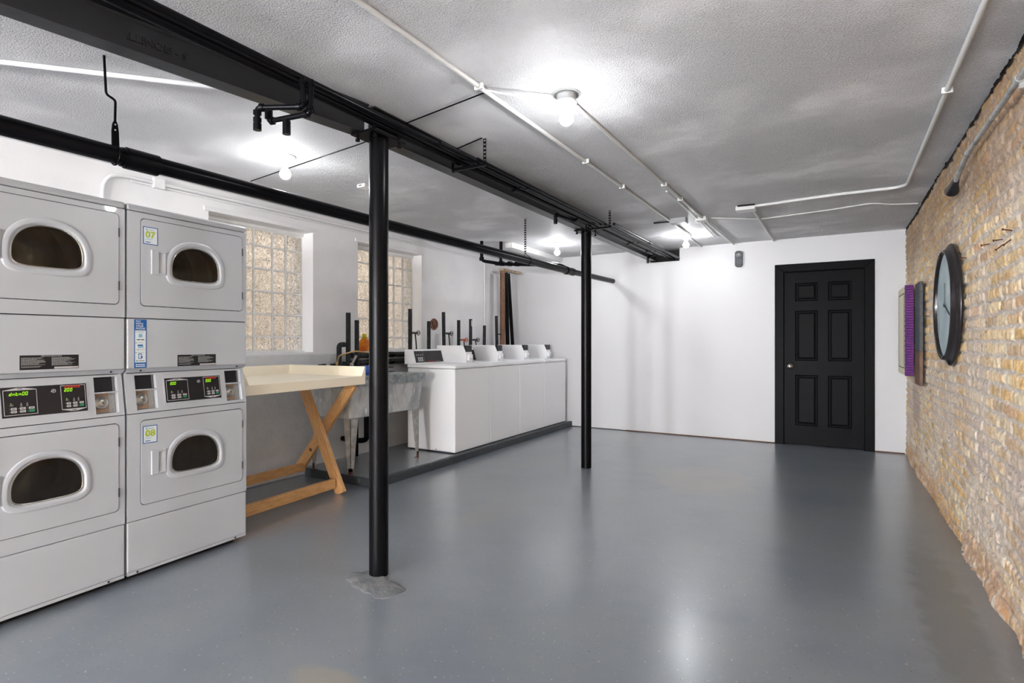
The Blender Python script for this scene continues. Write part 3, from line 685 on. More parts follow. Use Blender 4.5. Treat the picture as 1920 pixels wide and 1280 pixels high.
    for (x0, x1) in sorted(holes):
        b = MB(); k = .029
        b.add([P(x0 + .001, .957, k - .012), P(x1 - .014, .957, k - .012), P(x1 - .014, 1.026, k - .012), P(x0 + .001, 1.026, k - .012), P(x1 - .014, .957, k), P(x1 - .014, 1.026, k)], [(0, 1, 2, 3), (1, 4, 5, 2)], 'slot')
        b.add([P(x0, .950, -.001), P(x1, .950, -.001), P(x1, .956, -.001), P(x0, .956, -.001), P(x0, .950, k), P(x1, .950, k), P(x1, .956, k), P(x0, .956, k)], [(0, 1, 2, 3), (3, 2, 6, 7), (0, 4, 5, 1)], 'dryer')
        tag(b.build('card_slot', con), 'black card reader opening')
        b = MB(); b.add([P(x0 + .001, .856, k - .004), P(x1 - .032, .856, k - .004), P(x1 - .032, .948, k - .004), P(x0 + .001, .948, k - .004)], [(0, 1, 2, 3)], 'tan')
        b.add([P(x1 - .032, .856, k - .004), P(x1 - .006, .856, k - .003), P(x1 - .006, .948, k - .003), P(x1 - .032, .948, k - .004)], [(0, 1, 2, 3)], 'boxgrey')
        for z in (.868, .94): b.lathe(P(x1 - .02, z, k - .005), (0, -1, 0), [(0, 0), (.004, 0), (.004, .003), (0, .003)], 'steel', 10)
        tag(b.build('lock_plate', con), 'tan metal lock plate')
        cx = x0 + .036
        b = MB(); b.lathe(P(cx, .903, k - .005), (0, -1, .15), [(.031, 0), (.031, .003), (.029, .006), (.024, .006), (.022, .009), (.018, .010), (.017, .014), (.013, .016), (.0, .016)], 'steel', 36)
        b.add([P(cx - .0015, .897, k - .0225), P(cx + .0015, .897, k - .0225), P(cx + .0015, .909, k - .0215), P(cx - .0015, .909, k - .0215)], [(0, 1, 2, 3)], 'dark')
        tag(b.build('key_lock', con), 'round silver key lock')
    b = MB(); x0, x1, z0, z1 = .197, .514, .876, 1.004
    for (m, e, g_) in (('dryer', -.0015, .008), ('panel', -.0022, 0)):
        b.add([P(x0 - g_, z0 - g_, e), P(x1 + g_, z0 - g_, e), P(x1 + g_, z1 + g_, e), P(x0 - g_, z1 + g_, e), P(x0 - g_, z0 - g_, 0), P(x1 + g_, z0 - g_, 0), P(x1 + g_, z1 + g_, 0), P(x0 - g_, z1 + g_, 0)], [(0, 1, 2, 3), (0, 4, 5, 1), (1, 5, 6, 2), (2, 6, 7, 3), (3, 7, 4, 0)], m)
    pn = tag(b.build('display_panel', con), 'black display panel with two green readouts')
    def rect(b, x0, z0, x1, z1, m, e=-.003): b.add([P(x0, z0, e), P(x1, z0, e), P(x1, z1, e), P(x0, z1, e)], [(0, 1, 2, 3)], m)
    def seg(b, s_, x, z, h, wd, m):
        sl_ = .18
        def Q(u, v): return P(x + u * wd + v * h * sl_, z + v * h, -.0034)
        th = .13; tw = .2
        R_ = {'a': (0, 1 - th, 1, 1), 'd': (0, 0, 1, th), 'g': (0, .5 - th / 2, 1, .5 + th / 2), 'b': (1 - tw, .53, 1, .97), 'c': (1 - tw, .03, 1, .47), 'f': (0, .53, tw, .97), 'e': (0, .03, tw, .47)}
        for c_ in s_:
            if c_ == '.':
                b.add([Q(-.32, 0), Q(-.12, 0), Q(-.12, .14), Q(-.32, .14)], [(0, 1, 2, 3)], m); continue
            for g_ in SEG[c_]:
                u0, v0, u1, v1 = R_[g_]; b.add([Q(u0, v0), Q(u1, v0), Q(u1, v1), Q(u0, v1)], [(0, 1, 2, 3)], m)
            x += wd * 1.45
    for side, (ax, bx) in enumerate(((x0 + .007, x0 + .125), (x1 - .103, x1 - .005))):
        b = MB(); wI = bx - ax; zt, zb = (z1 - .012, z0 + .009) if side == 0 else (z1 - .005, z0 + .014); th = .0022
        for (u0, v0, u1, v1) in ((ax, zb, bx, zb + th), (ax, zt - th, bx, zt), (ax, zb, ax + th, zt), (bx - th, zb, bx, zt)): rect(b, u0, v0, u1, v1, 'key')
        mz = (ax + bx) / 2; s_ = 1 if side == 0 else -1; zz_ = zt if side == 0 else zb
        tri = [P(ax, zz_, -.003), P(bx, zz_, -.003), P(mz + .012, zz_ + s_ * .008, -.003), P(mz - .012, zz_ + s_ * .008, -.003)]; b.add(tri, [(0, 1, 2, 3) if s_ > 0 else (3, 2, 1, 0)], 'key')
        rect(b, mz - .009, zz_ + s_ * .004 - .0012, mz + .009, zz_ + s_ * .004 + .0012, 'panel', -.0034)
        kw = wI * .17
        for i_ in range(3):
            for j_ in range(2):
                kx = ax + wI * (.2 + .265 * i_); kz = zb + .010 + .0125 * j_; m = 'green' if (i_ == 2 and j_ == 0) else 'key'
                rect(b, kx, kz, kx + kw, kz + .0095, m, -.0032); rect(b, kx - .0045, kz + .0035, kx - .0025, kz + .0055, 'key', -.0032)
                if m == 'key': rect(b, kx + .004, kz + .0036, kx + kw - .004, kz + .006, 'slot', -.0036)
        for i_, fx in enumerate((.2, .5, .68)):
            gx = ax + wI * fx; rect(b, gx, zb + .048, gx + .003, zb + .051, 'led' if (i_ == 0) else 'key', -.0032)
            for j_ in range(3 if i_ else 2): rect(b, gx - .003, zb + .044 - j_ * .004, gx + (.009 if i_ == 0 else .005), zb + .0455 - j_ * .004, 'boxgrey', -.0032)
        b.build('keypad', pn)
        b = MB(); hx = ax + wI * (.17 if side == 0 else .14)
        txt = left_disp if side == 0 else '2.00'
        seg(b, txt, hx, z1 - (.036 if side == 0 else .033), .0145, .0078 if len(txt) < 5 else .0078, 'led'); tag(b.build('readout', pn), 'glowing green digital readout')
    b = MB(); rx = x1 - .088; rect(b, rx, z1 - .017, rx + .062, z1 - .006, 'red', -.0033)
    b.text('Speed Queen', P(rx + .002, z1 - .0145, -.0038), (1, 0, 0), up, .007, 'panel', .01, width=.056)
    tag(b.build('brand_strip', pn), 'red brand strip')
    b = MB(); o = Vector(P(x0 + .188, z1 - .026, -.003)); b.lathe(o, (0, -1, .15), [(.0065, 0), (.0065, .0006), (.0085, .0006), (.0085, 0)], 'key', 20); b.lathe(o, (0, -1, .15), [(.0, .0006), (.003, .0006), (.003, 0)], 'key', 12); rect(b, x0 + .176, z1 - .030, x0 + .184, z1 - .0285, 'key')
    b.build('swirl_emblem', pn)
    # instruction label
    b = MB(); lx0, lx1, lz0, lz1 = (.254, .475, 1.067, 1.128) if two_slots else (.254, .474, 1.077, 1.14); y = -.0006
    b.box((lx0, y, lz0), (lx1, 0, lz1), 'slot'); b.box((lx0 + .125, y - .0003, lz0 + .002), (lx1 - .002, y, lz0 + .010), 'key')
    b.text('OPERATING INSTRUCTIONS', (lx0 + .075, y - .0006, lz1 - .0065), (1, 0, 0), (0, 0, 1), .005, 'key', .01, width=.078)
    rg = random.Random(5)
    for col, cx in enumerate((lx0 + .005, lx0 + .115)):
        z = lz1 - .012
        while z > lz0 + (.006 if col == 0 else .015):
            x = cx; xe = cx + rg.uniform(.05, .098)
            while x < xe:
                l_ = rg.uniform(.003, .009); b.box((x, y - .0003, z), (min(x + l_, xe), y, z + .0013), 'key'); x += l_ + .0015
            z -= .0034 if rg.random() < .75 else .007
    tag(b.build('instruction_label', t), 'black label with fine white lettering')
    if stickers:
        b = MB(); x0, x1, z0, z1 = .034, .094, 1.066, 1.311
        def rc(a, c, d_, e, m, k=1): b.box((a, -.0004 - .0003 * k, c), (d_, -.0004 - .0003 * k + .0003, e), m)
        rc(x0, z0, x1, z1, 'blue', 1); rc(x0 + .004, z0 + .028, x1 - .004, z1 - .055, 'stwhite', 2)
        for i_, wd_ in enumerate(('PAY', 'WITH', 'YOUR', 'PHONE')): b.text(wd_, (x0 + .007, -.0016, z1 - .0135 - .0122 * i_), (1, 0, 0), (0, 0, 1), .0095, 'stwhite', .02)
        def bars(xa, z, n_, L_, m, h=.0016):
            for k_ in range(n_): rc(xa, z - k_ * .0035, xa + L_ * (1 - .15 * k_), z - k_ * .0035 + h, m, 3)
        cx = (x0 + x1) / 2
        rc(x0 + .007, z1 - .065, x0 + .011, z1 - .061, 'green', 3); bars(x0 + .015, z1 - .062, 2, .034, 'boxgrey')
        rc(cx - .009, z1 - .090, cx + .009, z1 - .073, 'ltblue', 3); rc(cx - .018, z1 - .104, cx - .001, z1 - .100, 'slot', 3); rc(cx + .002, z1 - .104, cx + .018, z1 - .100, 'slot', 3)
        rc(x0 + .007, z1 - .120, x0 + .011, z1 - .116, 'slot', 3); bars(x0 + .015, z1 - .118, 1, .026, 'boxgrey')
        rc(cx - .014, z1 - .134, cx + .012, z1 - .127, 'blue', 3); rc(cx - .012, z1 - .143, cx + .014, z1 - .135, 'ltblue', 3)
        rc(x0 + .008, z1 - .153, x0 + .016, z1 - .151, 'boxgrey', 3); rc(x0 + .017, z1 - .154, x0 + .022, z1 - .150, 'red', 3); rc(x0 + .026, z1 - .153, x1 - .008, z1 - .151, 'boxgrey', 3)
        rc(x0 + .007, z1 - .169, x0 + .011, z1 - .165, 'slot', 3); bars(x0 + .015, z1 - .168, 1, .036, 'boxgrey')
        rc(cx - .010, z1 - .199, cx + .006, z1 - .172, 'blue', 3); rc(cx - .007, z1 - .196, cx + .003, z1 - .176, 'stwhite', 4); rc(cx + .001, z1 - .194, cx + .010, z1 - .186, 'blue', 5)
        b.lathe((x0 + .013, -.0013, z1 - .209), (0, -1, 0), [(.002, 0), (.002, .0003), (.0042, .0003), (.0042, 0)], 'green', 14); bars(x0 + .021, z1 - .210, 1, .028, 'slot', .0026)
        for k_ in range(2):
            x = x0 + .007
            while x < x1 - .008: l_ = rg.uniform(.004, .009); rc(x, z0 + .015 - k_ * .009, min(x + l_, x1 - .007), z0 + .020 - k_ * .009, 'stwhite', 2); x += l_ + .0018
        tag(b.build('payment_sticker', t), 'tall blue sticker reading PAY WITH YOUR PHONE')
    return t
ang = math.atan2(.9982, -.0594)
make_dryer((-3.043, 1.408, 0), ang, 'stacked dryer with blue number stickers 07 and 08, beside the cream table', '2.00', True, True, 'white stacked tumble dryers')
make_dryer((-3.043 + .0594 * .682, 1.408 - .9982 * .682, 0), ang, 'stacked dryer cut off by the left picture edge, no number stickers', 'dntn00', False, False, 'white stacked tumble dryers')

# ------------------------------------------------------------------ folding table with cream tray top
t = thing('folding_table', 'folding table with cream laminate tray top on crossed pine legs', 'table', (-3.15, 2.10, 0), R(94.0))
TL, TD, tz = 1.11, .84, .862
b = MB(); b.box((0, 0, tz), (TL, TD, tz + .066), 'cream'); top = b.build('table_top', t, bevel=.003)
b = MB()
k = .035; hh = .145
def rail(a, c, o):   # a flared side board: a, c = bottom corners (x, y), o = outward direction
    a = Vector((*a, tz + .066)); c = Vector((*c, tz + .066)); o = Vector((*o, 0)); u = Vector((0, 0, hh - .066))
    inn = o * (-.05); return a, c, o, u
# right end board, back board, left end board with sloping inner faces
b.add([(TL - .045, .0, tz + .066), (TL, 0, tz + .066), (TL, 0, tz + .1401), (TL - .012, 0, tz + .14), (TL - .045, TD, tz + .066), (TL, TD, tz + .066), (TL, TD, tz + .14), (TL - .012, TD, tz + .14)],
      [(0, 1, 2, 3), (7, 6, 5, 4), (1, 5, 6, 2), (2, 6, 7, 3), (3, 7, 4, 0)], 'cream')
b.add([(0, .0, tz + .066), (.045, 0, tz + .066), (.012, 0, tz + .14), (0, 0, tz + .14), (0, TD, tz + .066), (.045, TD, tz + .066), (.012, TD, tz + .14), (0, TD, tz + .14)],
      [(0, 1, 2, 3), (7, 6, 5, 4), (0, 3, 7, 4), (2, 6, 7, 3), (1, 5, 6, 2)], 'cream')
b.add([(0, TD - .045, tz + .066), (TL, TD - .045, tz + .066), (TL, TD - .012, tz + .14), (0, TD - .012, tz + .14), (0, TD, tz + .066), (TL, TD, tz + .066), (TL, TD, tz + .14), (0, TD, tz + .14)],
      [(0, 1, 2, 3), (3, 2, 6, 7), (5, 4, 7, 6)], 'cream')
b.build('tray_rim', top)
def plank(b, p, q, w_, t_, up, m='wood'):
    b.bar(p, q, w_, t_, m, up)
def uvwood(o):
    me = o.data; uv = me.uv_layers.new(name='UVMap'); co = [v.co for v in me.vertices]
    L_ = max((co[i] - co[0]).length for i in range(4, 8))
    for pl in me.polygons:
        for li in pl.loop_indices:
            vi = me.loops[li].vertex_index; k = vi % 8; along = 0 if k < 4 else 1; cr = ((k % 4) in (1, 2)) * .4 + ((k % 4) in (2, 3)) * 1.0
            uv.data[li].uv = (along * L_ * 3 + hash(o.name) % 7, cr * .12 * 8)
    return o
def pl_(name, p, q, w_, t_, up=(0, 0, 1), par=None):
    b = MB(); b.bar(p, q, w_, t_, 'wood', up); return uvwood(b.build(name, par or t, bevel=.003))
# coordinates in the table frame: x along the front, y towards the wall
for sx, q0, q1 in ((TL - .10, .17, .085), (.02, .0, .0)):
    pl_('crossed_leg', (sx, .16, .0), (sx + .02, .60, tz - .01), .085, .038, (0, 1, 0))
    pl_('crossed_leg', (sx + q0 - .0, .80, .10), (sx + q1, .12, tz - .004), .085, .038, (0, 1, 0))
pl_('stretcher', (.06, .205, .083), (TL - .13, .205, .083), .075, .035)
pl_('stretcher', (.0, .745, .122), (TL + .07, .745, .122), .07, .035)

# ------------------------------------------------------------------ concrete laundry sink
t = thing('laundry_sink', 'grey concrete laundry sink on tapered metal legs, behind the near column', 'sink', (-3.50, 3.32, .07))
def W3(x, y, z): return (x, y, z - .07)
b = MB(); y0, y1, x0, x1 = 0, .92, -.56, 0; z0, z1, z2 = .475, .745, .825
def ring(xa, xb, ya, yb, z): return [(xa, ya, z), (xb, ya, z), (xb, yb, z), (xa, yb, z)]
vs = ring(x0, x1 - .03, .01, .90, z0) + ring(x0, x1, y0, y1, z1)
b.add(vs, [(3, 2, 1, 0)] + [(e, (e + 1) % 4, 4 + (e + 1) % 4, 4 + e) for e in range(4)], 'concrete'); b.build('basin', t, bevel=.008)
b = MB(); o = ring(x0, x1 + .012, -.012, y1 + .03, z1); o2 = ring(x0, x1 + .012, -.012, y1 + .03, z2); b.add(o + o2, [(e, (e + 1) % 4, 4 + (e + 1) % 4, 4 + e) for e in range(4)] + [(0, 3, 2, 1)], 'sinkrim')
ya, ym0, ym1, yb_ = .05, .43, .47, .88; xa, xb = x0 + .07, x1 - .05
X_ = [x0, xa, xb, x1 + .012]; Y_ = [-.012, ya, ym0, ym1, yb_, y1 + .03]
for i in range(3):
    for j in range(5):
        if i == 1 and j in (1, 3):
            q4 = ring(X_[1], X_[2], Y_[j], Y_[j + 1], z2); q5 = ring(X_[1] + .03, X_[2] - .03, Y_[j] + .02, Y_[j + 1] - .02, z0 + .05)
            b.add(q4 + q5, [(e, 4 + e, 4 + (e + 1) % 4, (e + 1) % 4) for e in range(4)] + [(4, 5, 6, 7)], 'concrete')
        else: b.add(ring(X_[i], X_[i + 1], Y_[j], Y_[j + 1], z2), [(0, 1, 2, 3)], 'sinkrim')
tag(b.build('rim', t), 'darker chipped concrete rim')
for (lx, ly, sx, sy) in ((-.03, .015, -1, 1), (-.03, .895, -1, -1), (-.50, .015, 1, 1), (-.50, .895, 1, -1)):
    b = MB(); wt, wb = .088, .034; z0_ = .03
    for (dx, dy) in ((sx, 0), (0, sy)):
        vs = []
        for zz_, w_ in ((z0_, wb), (z0 , wt)):
            vs += [(lx, ly, zz_), (lx + dx * w_, ly + dy * w_, zz_), (lx + dx * w_ + (sx if dx == 0 else 0) * .004, ly + dy * w_ + (sy if dy == 0 else 0) * .004, zz_), (lx + (sx if dx == 0 else 0) * .004, ly + (sy if dy == 0 else 0) * .004, zz_)]
        b.add(vs, [(3, 2, 1, 0), (4, 5, 6, 7), (0, 1, 5, 4), (1, 2, 6, 5), (2, 3, 7, 6), (3, 0, 4, 7)], 'leg')
    lg = b.build('leg', t)
    b = MB(); b.box((min(lx, lx + sx * .03), min(ly, ly + sy * .03), 0), (max(lx, lx + sx * .03), max(ly, ly + sy * .03), .004), 'rust'); b.box((min(lx, lx + sx * .026), min(ly, ly + sy * .005), 0), (max(lx, lx + sx * .026), max(ly, ly + sy * .005), .06), 'rust'); b.box((min(lx, lx + sx * .005), min(ly, ly + sy * .026), 0), (max(lx, lx + sx * .005), max(ly, ly + sy * .026), .06), 'rust')
    tag(b.build('rusty_foot', lg), 'rusted brown foot')
b = MB(); b.tube(fillet([(-.28, .45, .48), (-.28, .45, .22), (-.35, .45, .20), (-.60, .45, .20)], .05), .025, 'black', 16); b.build('waste_pipe', t)

# things on and above the sink
t = thing('faucet', 'bent brass faucet spout over the sink, left of the near column', 'faucet', (-4.0, 3.62, .98))
b = MB(); b.tube(fillet([(0, 0, .02), (.02, .0, .09), (.12, .10, .13), (.24, .22, .11), (.26, .24, .05)], .03), .0085, 'brass', 12); b.build('spout', t)
b = MB(); b.tube([(-.02, -.20, .0), (-.02, .22, .0)], .016, 'rubber', 14); b.tube([(-.02, -.14, 0), (.03, -.14, 0)], .011, 'rubber', 10); b.tube([(-.02, .14, 0), (.03, .14, 0)], .011, 'rubber', 10); b.tube([(-.0, -.01, 0), (.0, .0, .03)], .013, 'brass', 10)
b.tube([(-.14, -.05, 0), (-.02, -.05, 0)], .014, 'rubber', 10)
b.build('mixer_body', t)
for y in (-.14, .14):
    b = MB(); b.lathe((.03, y, 0), (1, 0, 0), [(0, 0), (.022, .002), (.022, .010), (.008, .014), (0, .014)], 'steel', 10); b.build('tap_handle', t)
b = MB(); b.lathe((-3.66, 3.665, .896), (0, 0, 1), [(0, 0), (.026, 0), (.031, .085), (.028, .085), (.024, .004), (0, .004)], 'bluecup', 24)
tag(b.build('cup'), 'blue plastic cup beside the cream table corner, left of the near column', 'cup')
b = MB(); b.box((-3.93, 4.19, .895), (-3.87, 4.25, .900), 'slot'); b.box((-3.93, 4.19, .90), (-3.915, 4.205, .94), 'slot'); b.box((-3.93, 4.19, .935), (-3.885, 4.25, .945), 'slot')
tag(b.build('clamp'), 'small black clamp on the back right corner of the sink', 'clamp')
t = thing('detergent_jug', 'orange detergent jug with yellow cap on the sill of the second window', 'bottle', (-4.315, 4.27, WZ0))
b = MB()
def sup(z, a, c, n=20): return [(a * math.copysign(abs(math.cos(2 * PI * i / n)) ** .7, math.cos(2 * PI * i / n)), c * math.copysign(abs(math.sin(2 * PI * i / n)) ** .7, math.sin(2 * PI * i / n)), z) for i in range(n)]
lv = [(0, .036, .055), (.01, .04, .06), (.085, .04, .06), (.115, .034, .046), (.135, .024, .028), (.14, .02, .022)]
vs = [p for l_ in lv for p in sup(*l_)]; b.add(vs, [(k * 20 + i, k * 20 + (i + 1) % 20, (k + 1) * 20 + (i + 1) % 20, (k + 1) * 20 + i) for k in range(5) for i in range(20)], 'orange', True); b.add(vs[:20], [tuple(range(20))[::-1]], 'orange')
b.build('jug_body', t)
b = MB(); b.tube(fillet([(.0, .03, .12), (.0, .085, .10), (.0, .085, .03), (.0, .055, .01)], .03), .01, 'orange', 10); b.build('handle', t)
b = MB(); b.lathe((0, -.0, .138), (0, 0, 1), [(0, 0), (.024, 0), (.023, .035), (.015, .045), (0, .045)], 'yellow', 20); tag(b.build('cap', t), 'yellow cap')

# ------------------------------------------------------------------ washers
def make_washer(loc, label):
    t = thing('washing_machine', label, 'washing machine', loc, 0, 'white top loading washing machines in a row')
    b = MB(); b.box((-.62, .002, .012), (0, .652, .85), 'washer'); b.build('cabinet', t, bevel=.008, seg=3)
    b = MB(); b.box((-.60, .02, 0), (-.03, .63, .012), 'dark')
    b.build('base', t)
    b = MB(); b.box((-.625, .0, .853), (.004, .654, .889), 'washer'); b.build('top', t, bevel=.01, seg=3)
    b = MB(); b.box((-.50, .09, .889), (-.05, .50, .896), 'washer'); b.build('lid', t, bevel=.003)
    b = MB(); b.prism([(-.545, .889), (-.59, 1.045), (-.665, 1.045), (-.665, .889)], .003, .651, 'washer', lambda x, z, y: (x, y, z)); con = b.build('console', t, bevel=.005)
    b = MB()
    def P(y, z, o=0): f = (z - .889) / .156; return (-.545 - .045 * f + o, y, z)
    def rc(ya, za, yb, zb, m, o=.002): b.add([P(ya, za, o), P(yb, za, o), P(yb, zb, o), P(ya, zb, o)], [(0, 1, 2, 3)], m)
    rc(.055, .905, .53, 1.028, 'panel', .0015); rc(.205, .91, .2065, 1.024, 'key')
    for i in range(3):
        for j in range(3): rc(.10 + .03 * i, .918 + .016 * j, .122 + .03 * i, .929 + .016 * j, 'key')
    for i in range(4): rc(.085 + .03 * i, .98, .10 + .03 * i, .992, 'boxgrey')
    b.text('Speed Queen', P(.26, .913, .0022), (0, 1, 0), (-.28, 0, .96), .010, 'red', .02, width=.12)
    b.text('COMMERCIAL', P(.39, .915, .0022), (0, 1, 0), (-.28, 0, .96), .006, 'key', .0, width=.09)
    tag(b.build('control_panel', con), 'black control panel with white keys')
    b = MB(); pr = [(-.24, .889), (-.24, 1.01), (-.275, 1.085), (-.65, 1.085), (-.65, .889)]
    b.prism(pr, .535, .648, 'washer', lambda x, z, y: (x, y, z)); cb = b.build('coin_box', t, bevel=.003)
    b = MB(); b.add([(-.2395, .545, 1.015), (-.2395, .638, 1.015), (-.2725, .638, 1.086), (-.2725, .545, 1.086), (-.26, .545, 1.0), (-.26, .638, 1.0)], [(0, 1, 2, 3)], 'slot')
    b.add([(-.242, .5345, 1.005), (-.278, .5345, 1.0855), (-.243, .5345, 1.0855)], [(0, 2, 1)], 'slot'); b.add([(-.243, .5345, 1.0855), (-.243, .648, 1.0855), (-.275, .648, 1.0855), (-.275, .5345, 1.0855)], [(0, 1, 2, 3)], 'washer')
    b.add([(-.242, .5345, 1.005), (-.243, .5345, 1.0855), (-.243, .648, 1.0855), (-.242, .648, 1.005)], [(0, 3, 2, 1)], 'slot')
    b.build('slot_face', cb)
    b = MB(); b.box((-.24, .56, .92), (-.215, .632, .985), 'washer'); b.box((-.215, .575, .935), (-.20, .617, .945), 'steel'); b.build('coin_slide', cb, bevel=.002)
    b = MB(); b.box((-.55, -.0005, .02), (-.05, .002, .022), 'boxgrey')
    for x in (-.50, -.24): b.lathe((x, .002, .03), (0, -1, 0), [(0, 0), (.005, 0), (.005, .003), (0, .003)], 'screw', 10)
    b.build('screws', t)
    return t
pitch = .6565
w0 = make_washer((-3.30, 4.498, .07), 'white washing machine nearest the sink, its whole side showing')
for k, lb in enumerate(('second white washing machine from the sink end of the row', 'third white washing machine from the sink, next to the end one', 'white washing machine at the far end of the row, against the back wall')):
    c = copy_tree(w0); c.location = (-3.30, 4.498 + pitch * (k + 1), .07); c['label'] = lb

# ------------------------------------------------------------------ standpipes and valves on the left wall
sp = [(3.835, -4.09, 1.479, 0, .023, 'tall black foam wrapped standpipe left of the orange jug, leftmost of the pair'), (3.947, -4.09, 1.41, 0, .022, 'shorter black foam wrapped standpipe beside the orange jug'),
      (4.634, -4.0, 1.553, 0, .022, 'tall black standpipe in front of the second window, right edge'), (4.953, -4.0, 1.43, 0, .021, 'short black standpipe just left of the rusty wall disc'),
      (5.225, -4.0, 1.546, -.015, .021, 'tall black standpipe just right of the rusty wall disc'), (5.529, -4.0, 1.461, 0, .021, 'black standpipe beside the orange red handwheel'),
      (5.785, -4.0, 1.484, 0, .021, 'black standpipe with a torn white patch, third from the brown pipe'), (6.105, -4.0, 1.41, .01, .021, 'shortest black standpipe, slanted top, between the white wall conduit and its neighbour'),
      (6.40, -4.0, 1.548, -.02, .021, 'black standpipe immediately left of the tall brown pipe')]
for i, (y, x, zt, lean, r_, lb) in enumerate(sp):
    b = MB(); zb = .915 if i < 2 else .90
    b.tube([(x, y - lean, zb), (x, y, zt)], r_, 'rubber', 16); b.tube([(x, y - lean, .0705 if i > 1 else .0705), (x, y - lean, zb)], r_ * .7, 'black', 12)
    if i == 6: b.add([(x + .0235, y - .018, 1.40), (x + .0235, y + .002, 1.38), (x + .0235, y - .0, 1.46), (x + .0235, y - .02, 1.47)], [(0, 1, 2, 3)], 'key')
    tag(b.build('standpipe'), lb, 'pipe', 'black standpipes behind the sink and washers')
for (y, z, m, lb, hose) in ((4.70, 1.294, 'iron', 'dark handwheel valve beside the second window standpipe', .2), (5.31, 1.296, 'iron', 'dark handwheel valve right of the rusty wall disc', .2),
                            (5.62, 1.22, 'redwheel', 'valve with an orange red handwheel above the washers', .12), (5.88, 1.221, 'iron', 'dark handwheel valve just right of the red one', .12), (6.48, 1.30, 'iron', 'tiny dark valve touching the tall brown pipe', 0)):
    sc_ = .45 if hose == 0 else 1
    t = thing('hose_valve', lb, 'valve', (-4.0, y, z), group='handwheel hose valves')
    b = MB(); b.tube([(0, -.045 * sc_, 0), (0, .055 * sc_, 0)], .009, m, 12); b.tube([(0, .02, 0), (0, .02, -.028 * sc_)], .009, m, 10)
    for yy in (-.03, .0, .035): b.tube([(0, yy * sc_, 0), (0, (yy + .01) * sc_, 0)], .013 * (sc_ * .5 + .5), m, 8)
    b.tube([(0, -.07 * sc_, 0), (0, -.04 * sc_, 0)], .007, 'rubber', 8); b.build('valve_body', t)
    b = MB(); b.tube(arc((0, .07 * sc_, 0), (1, 0, 0), (0, 0, 1), .02 * sc_ + .004, 0, 360, 18), .0042, m, 8, False)
    for k in range(3): a_ = R(120 * k + 20); b.tube([(0, .07 * sc_, 0), (.022 * math.cos(a_) * sc_, .07 * sc_, .022 * math.sin(a_) * sc_)], .003, m, 6)
    b.tube([(0, .05 * sc_, 0), (0, .078 * sc_, 0)], .005, m, 8); b.build('handwheel', t)
    if hose:
        b = MB(); b.tube(fillet([(0, .02, -.028), (.004, .025, -.08), (.012, .04, -.028 - hose - .1)], .03), .0075, 'rubber', 10); b.build('hose', t)
# clutter of fittings near the wall
b = MB(); b.tube(fillet([(-4.10, 3.80, .93), (-4.10, 3.73, .93), (-4.10, 3.73, 1.17), (-4.10, 3.80, 1.17)], .035), .024, 'rubber', 16); b.tube([(-4.10, 3.73, .90), (-4.10, 3.73, .96)], .03, 'black', 16); b.tube([(-4.10, 3.76, .90), (-4.10, 3.80, 1.0)], .02, 'black', 12); b.tube([(-4.06, 3.86, .99), (-4.06, 3.91, 1.06)], .014, 'steel', 10)
tag(b.build('drain_fitting'), 'black elbowed pipe loop at the foot of the left pair of standpipes', 'pipe fitting')
for (z, r_, lb) in ((1.062, .026, 'upper brown black horizontal drain pipe below the second window'), (.988, .026, 'lower black horizontal drain pipe below the second window')):
    b = MB(); b.tube([(-4.11, 3.90, z), (-4.11, 5.4, z)], r_, 'rubber', 20)
    for y in (4.42, 4.10): b.tube([(-4.11, y, z), (-4.11, y + .06, z)], r_ * 1.12, 'black', 20)
    tag(b.build('horizontal_drain_pipe'), lb, 'pipe', 'horizontal drain pipes below the second window')
b = MB(); b.lathe((XL, 5.345, 1.41), (1, 0, 0), [(0, .002), (.045, .004), (.05, .014), (.066, .016), (.07, .008), (.07, 0)], 'rust', 28); b.lathe((XL + .011, 5.345, 1.41), (1, 0, 0), [(0, .006), (.03, .006), (.036, .0)], 'copper', 20)
tag(b.build('flue_cover'), 'round rusty disc on the left wall above the washers', 'wall cover')
for (y, x, y2, x2, r_, m, zt, lb) in ((6.56, -4.0, 6.56, -4.0, .036, 'copper', 2.18, 'tall brown vertical pipe in the far left corner'), (6.76, -4.03, 6.70, -4.03, .03, 'blackpipe', 2.17, 'black leaning pipe directly right of the brown pipe'), (6.95, -4.05, 6.80, -4.05, .026, 'blackpipe', 2.17, 'thinner black leaning pipe, rightmost in the far left corner')):
    b = MB(); b.tube([(x, y, .9), (x2, y2, zt)], r_, m, 20)
    if m == 'blackpipe': b.tube([(x, y, .9), (x, y, .905)], r_ * 1.5, m, 12)
    tag(b.build('riser_pipe'), lb, 'pipe', 'upright pipes in the far left corner')
b = MB(); b.bar((-4.05, 6.60, 2.205), (-4.05, 7.12, 2.205), .035, .07, 'plank'); tag(b.build('wood_block', bevel=.006), 'weathered wooden board on top of the corner pipes', 'board')

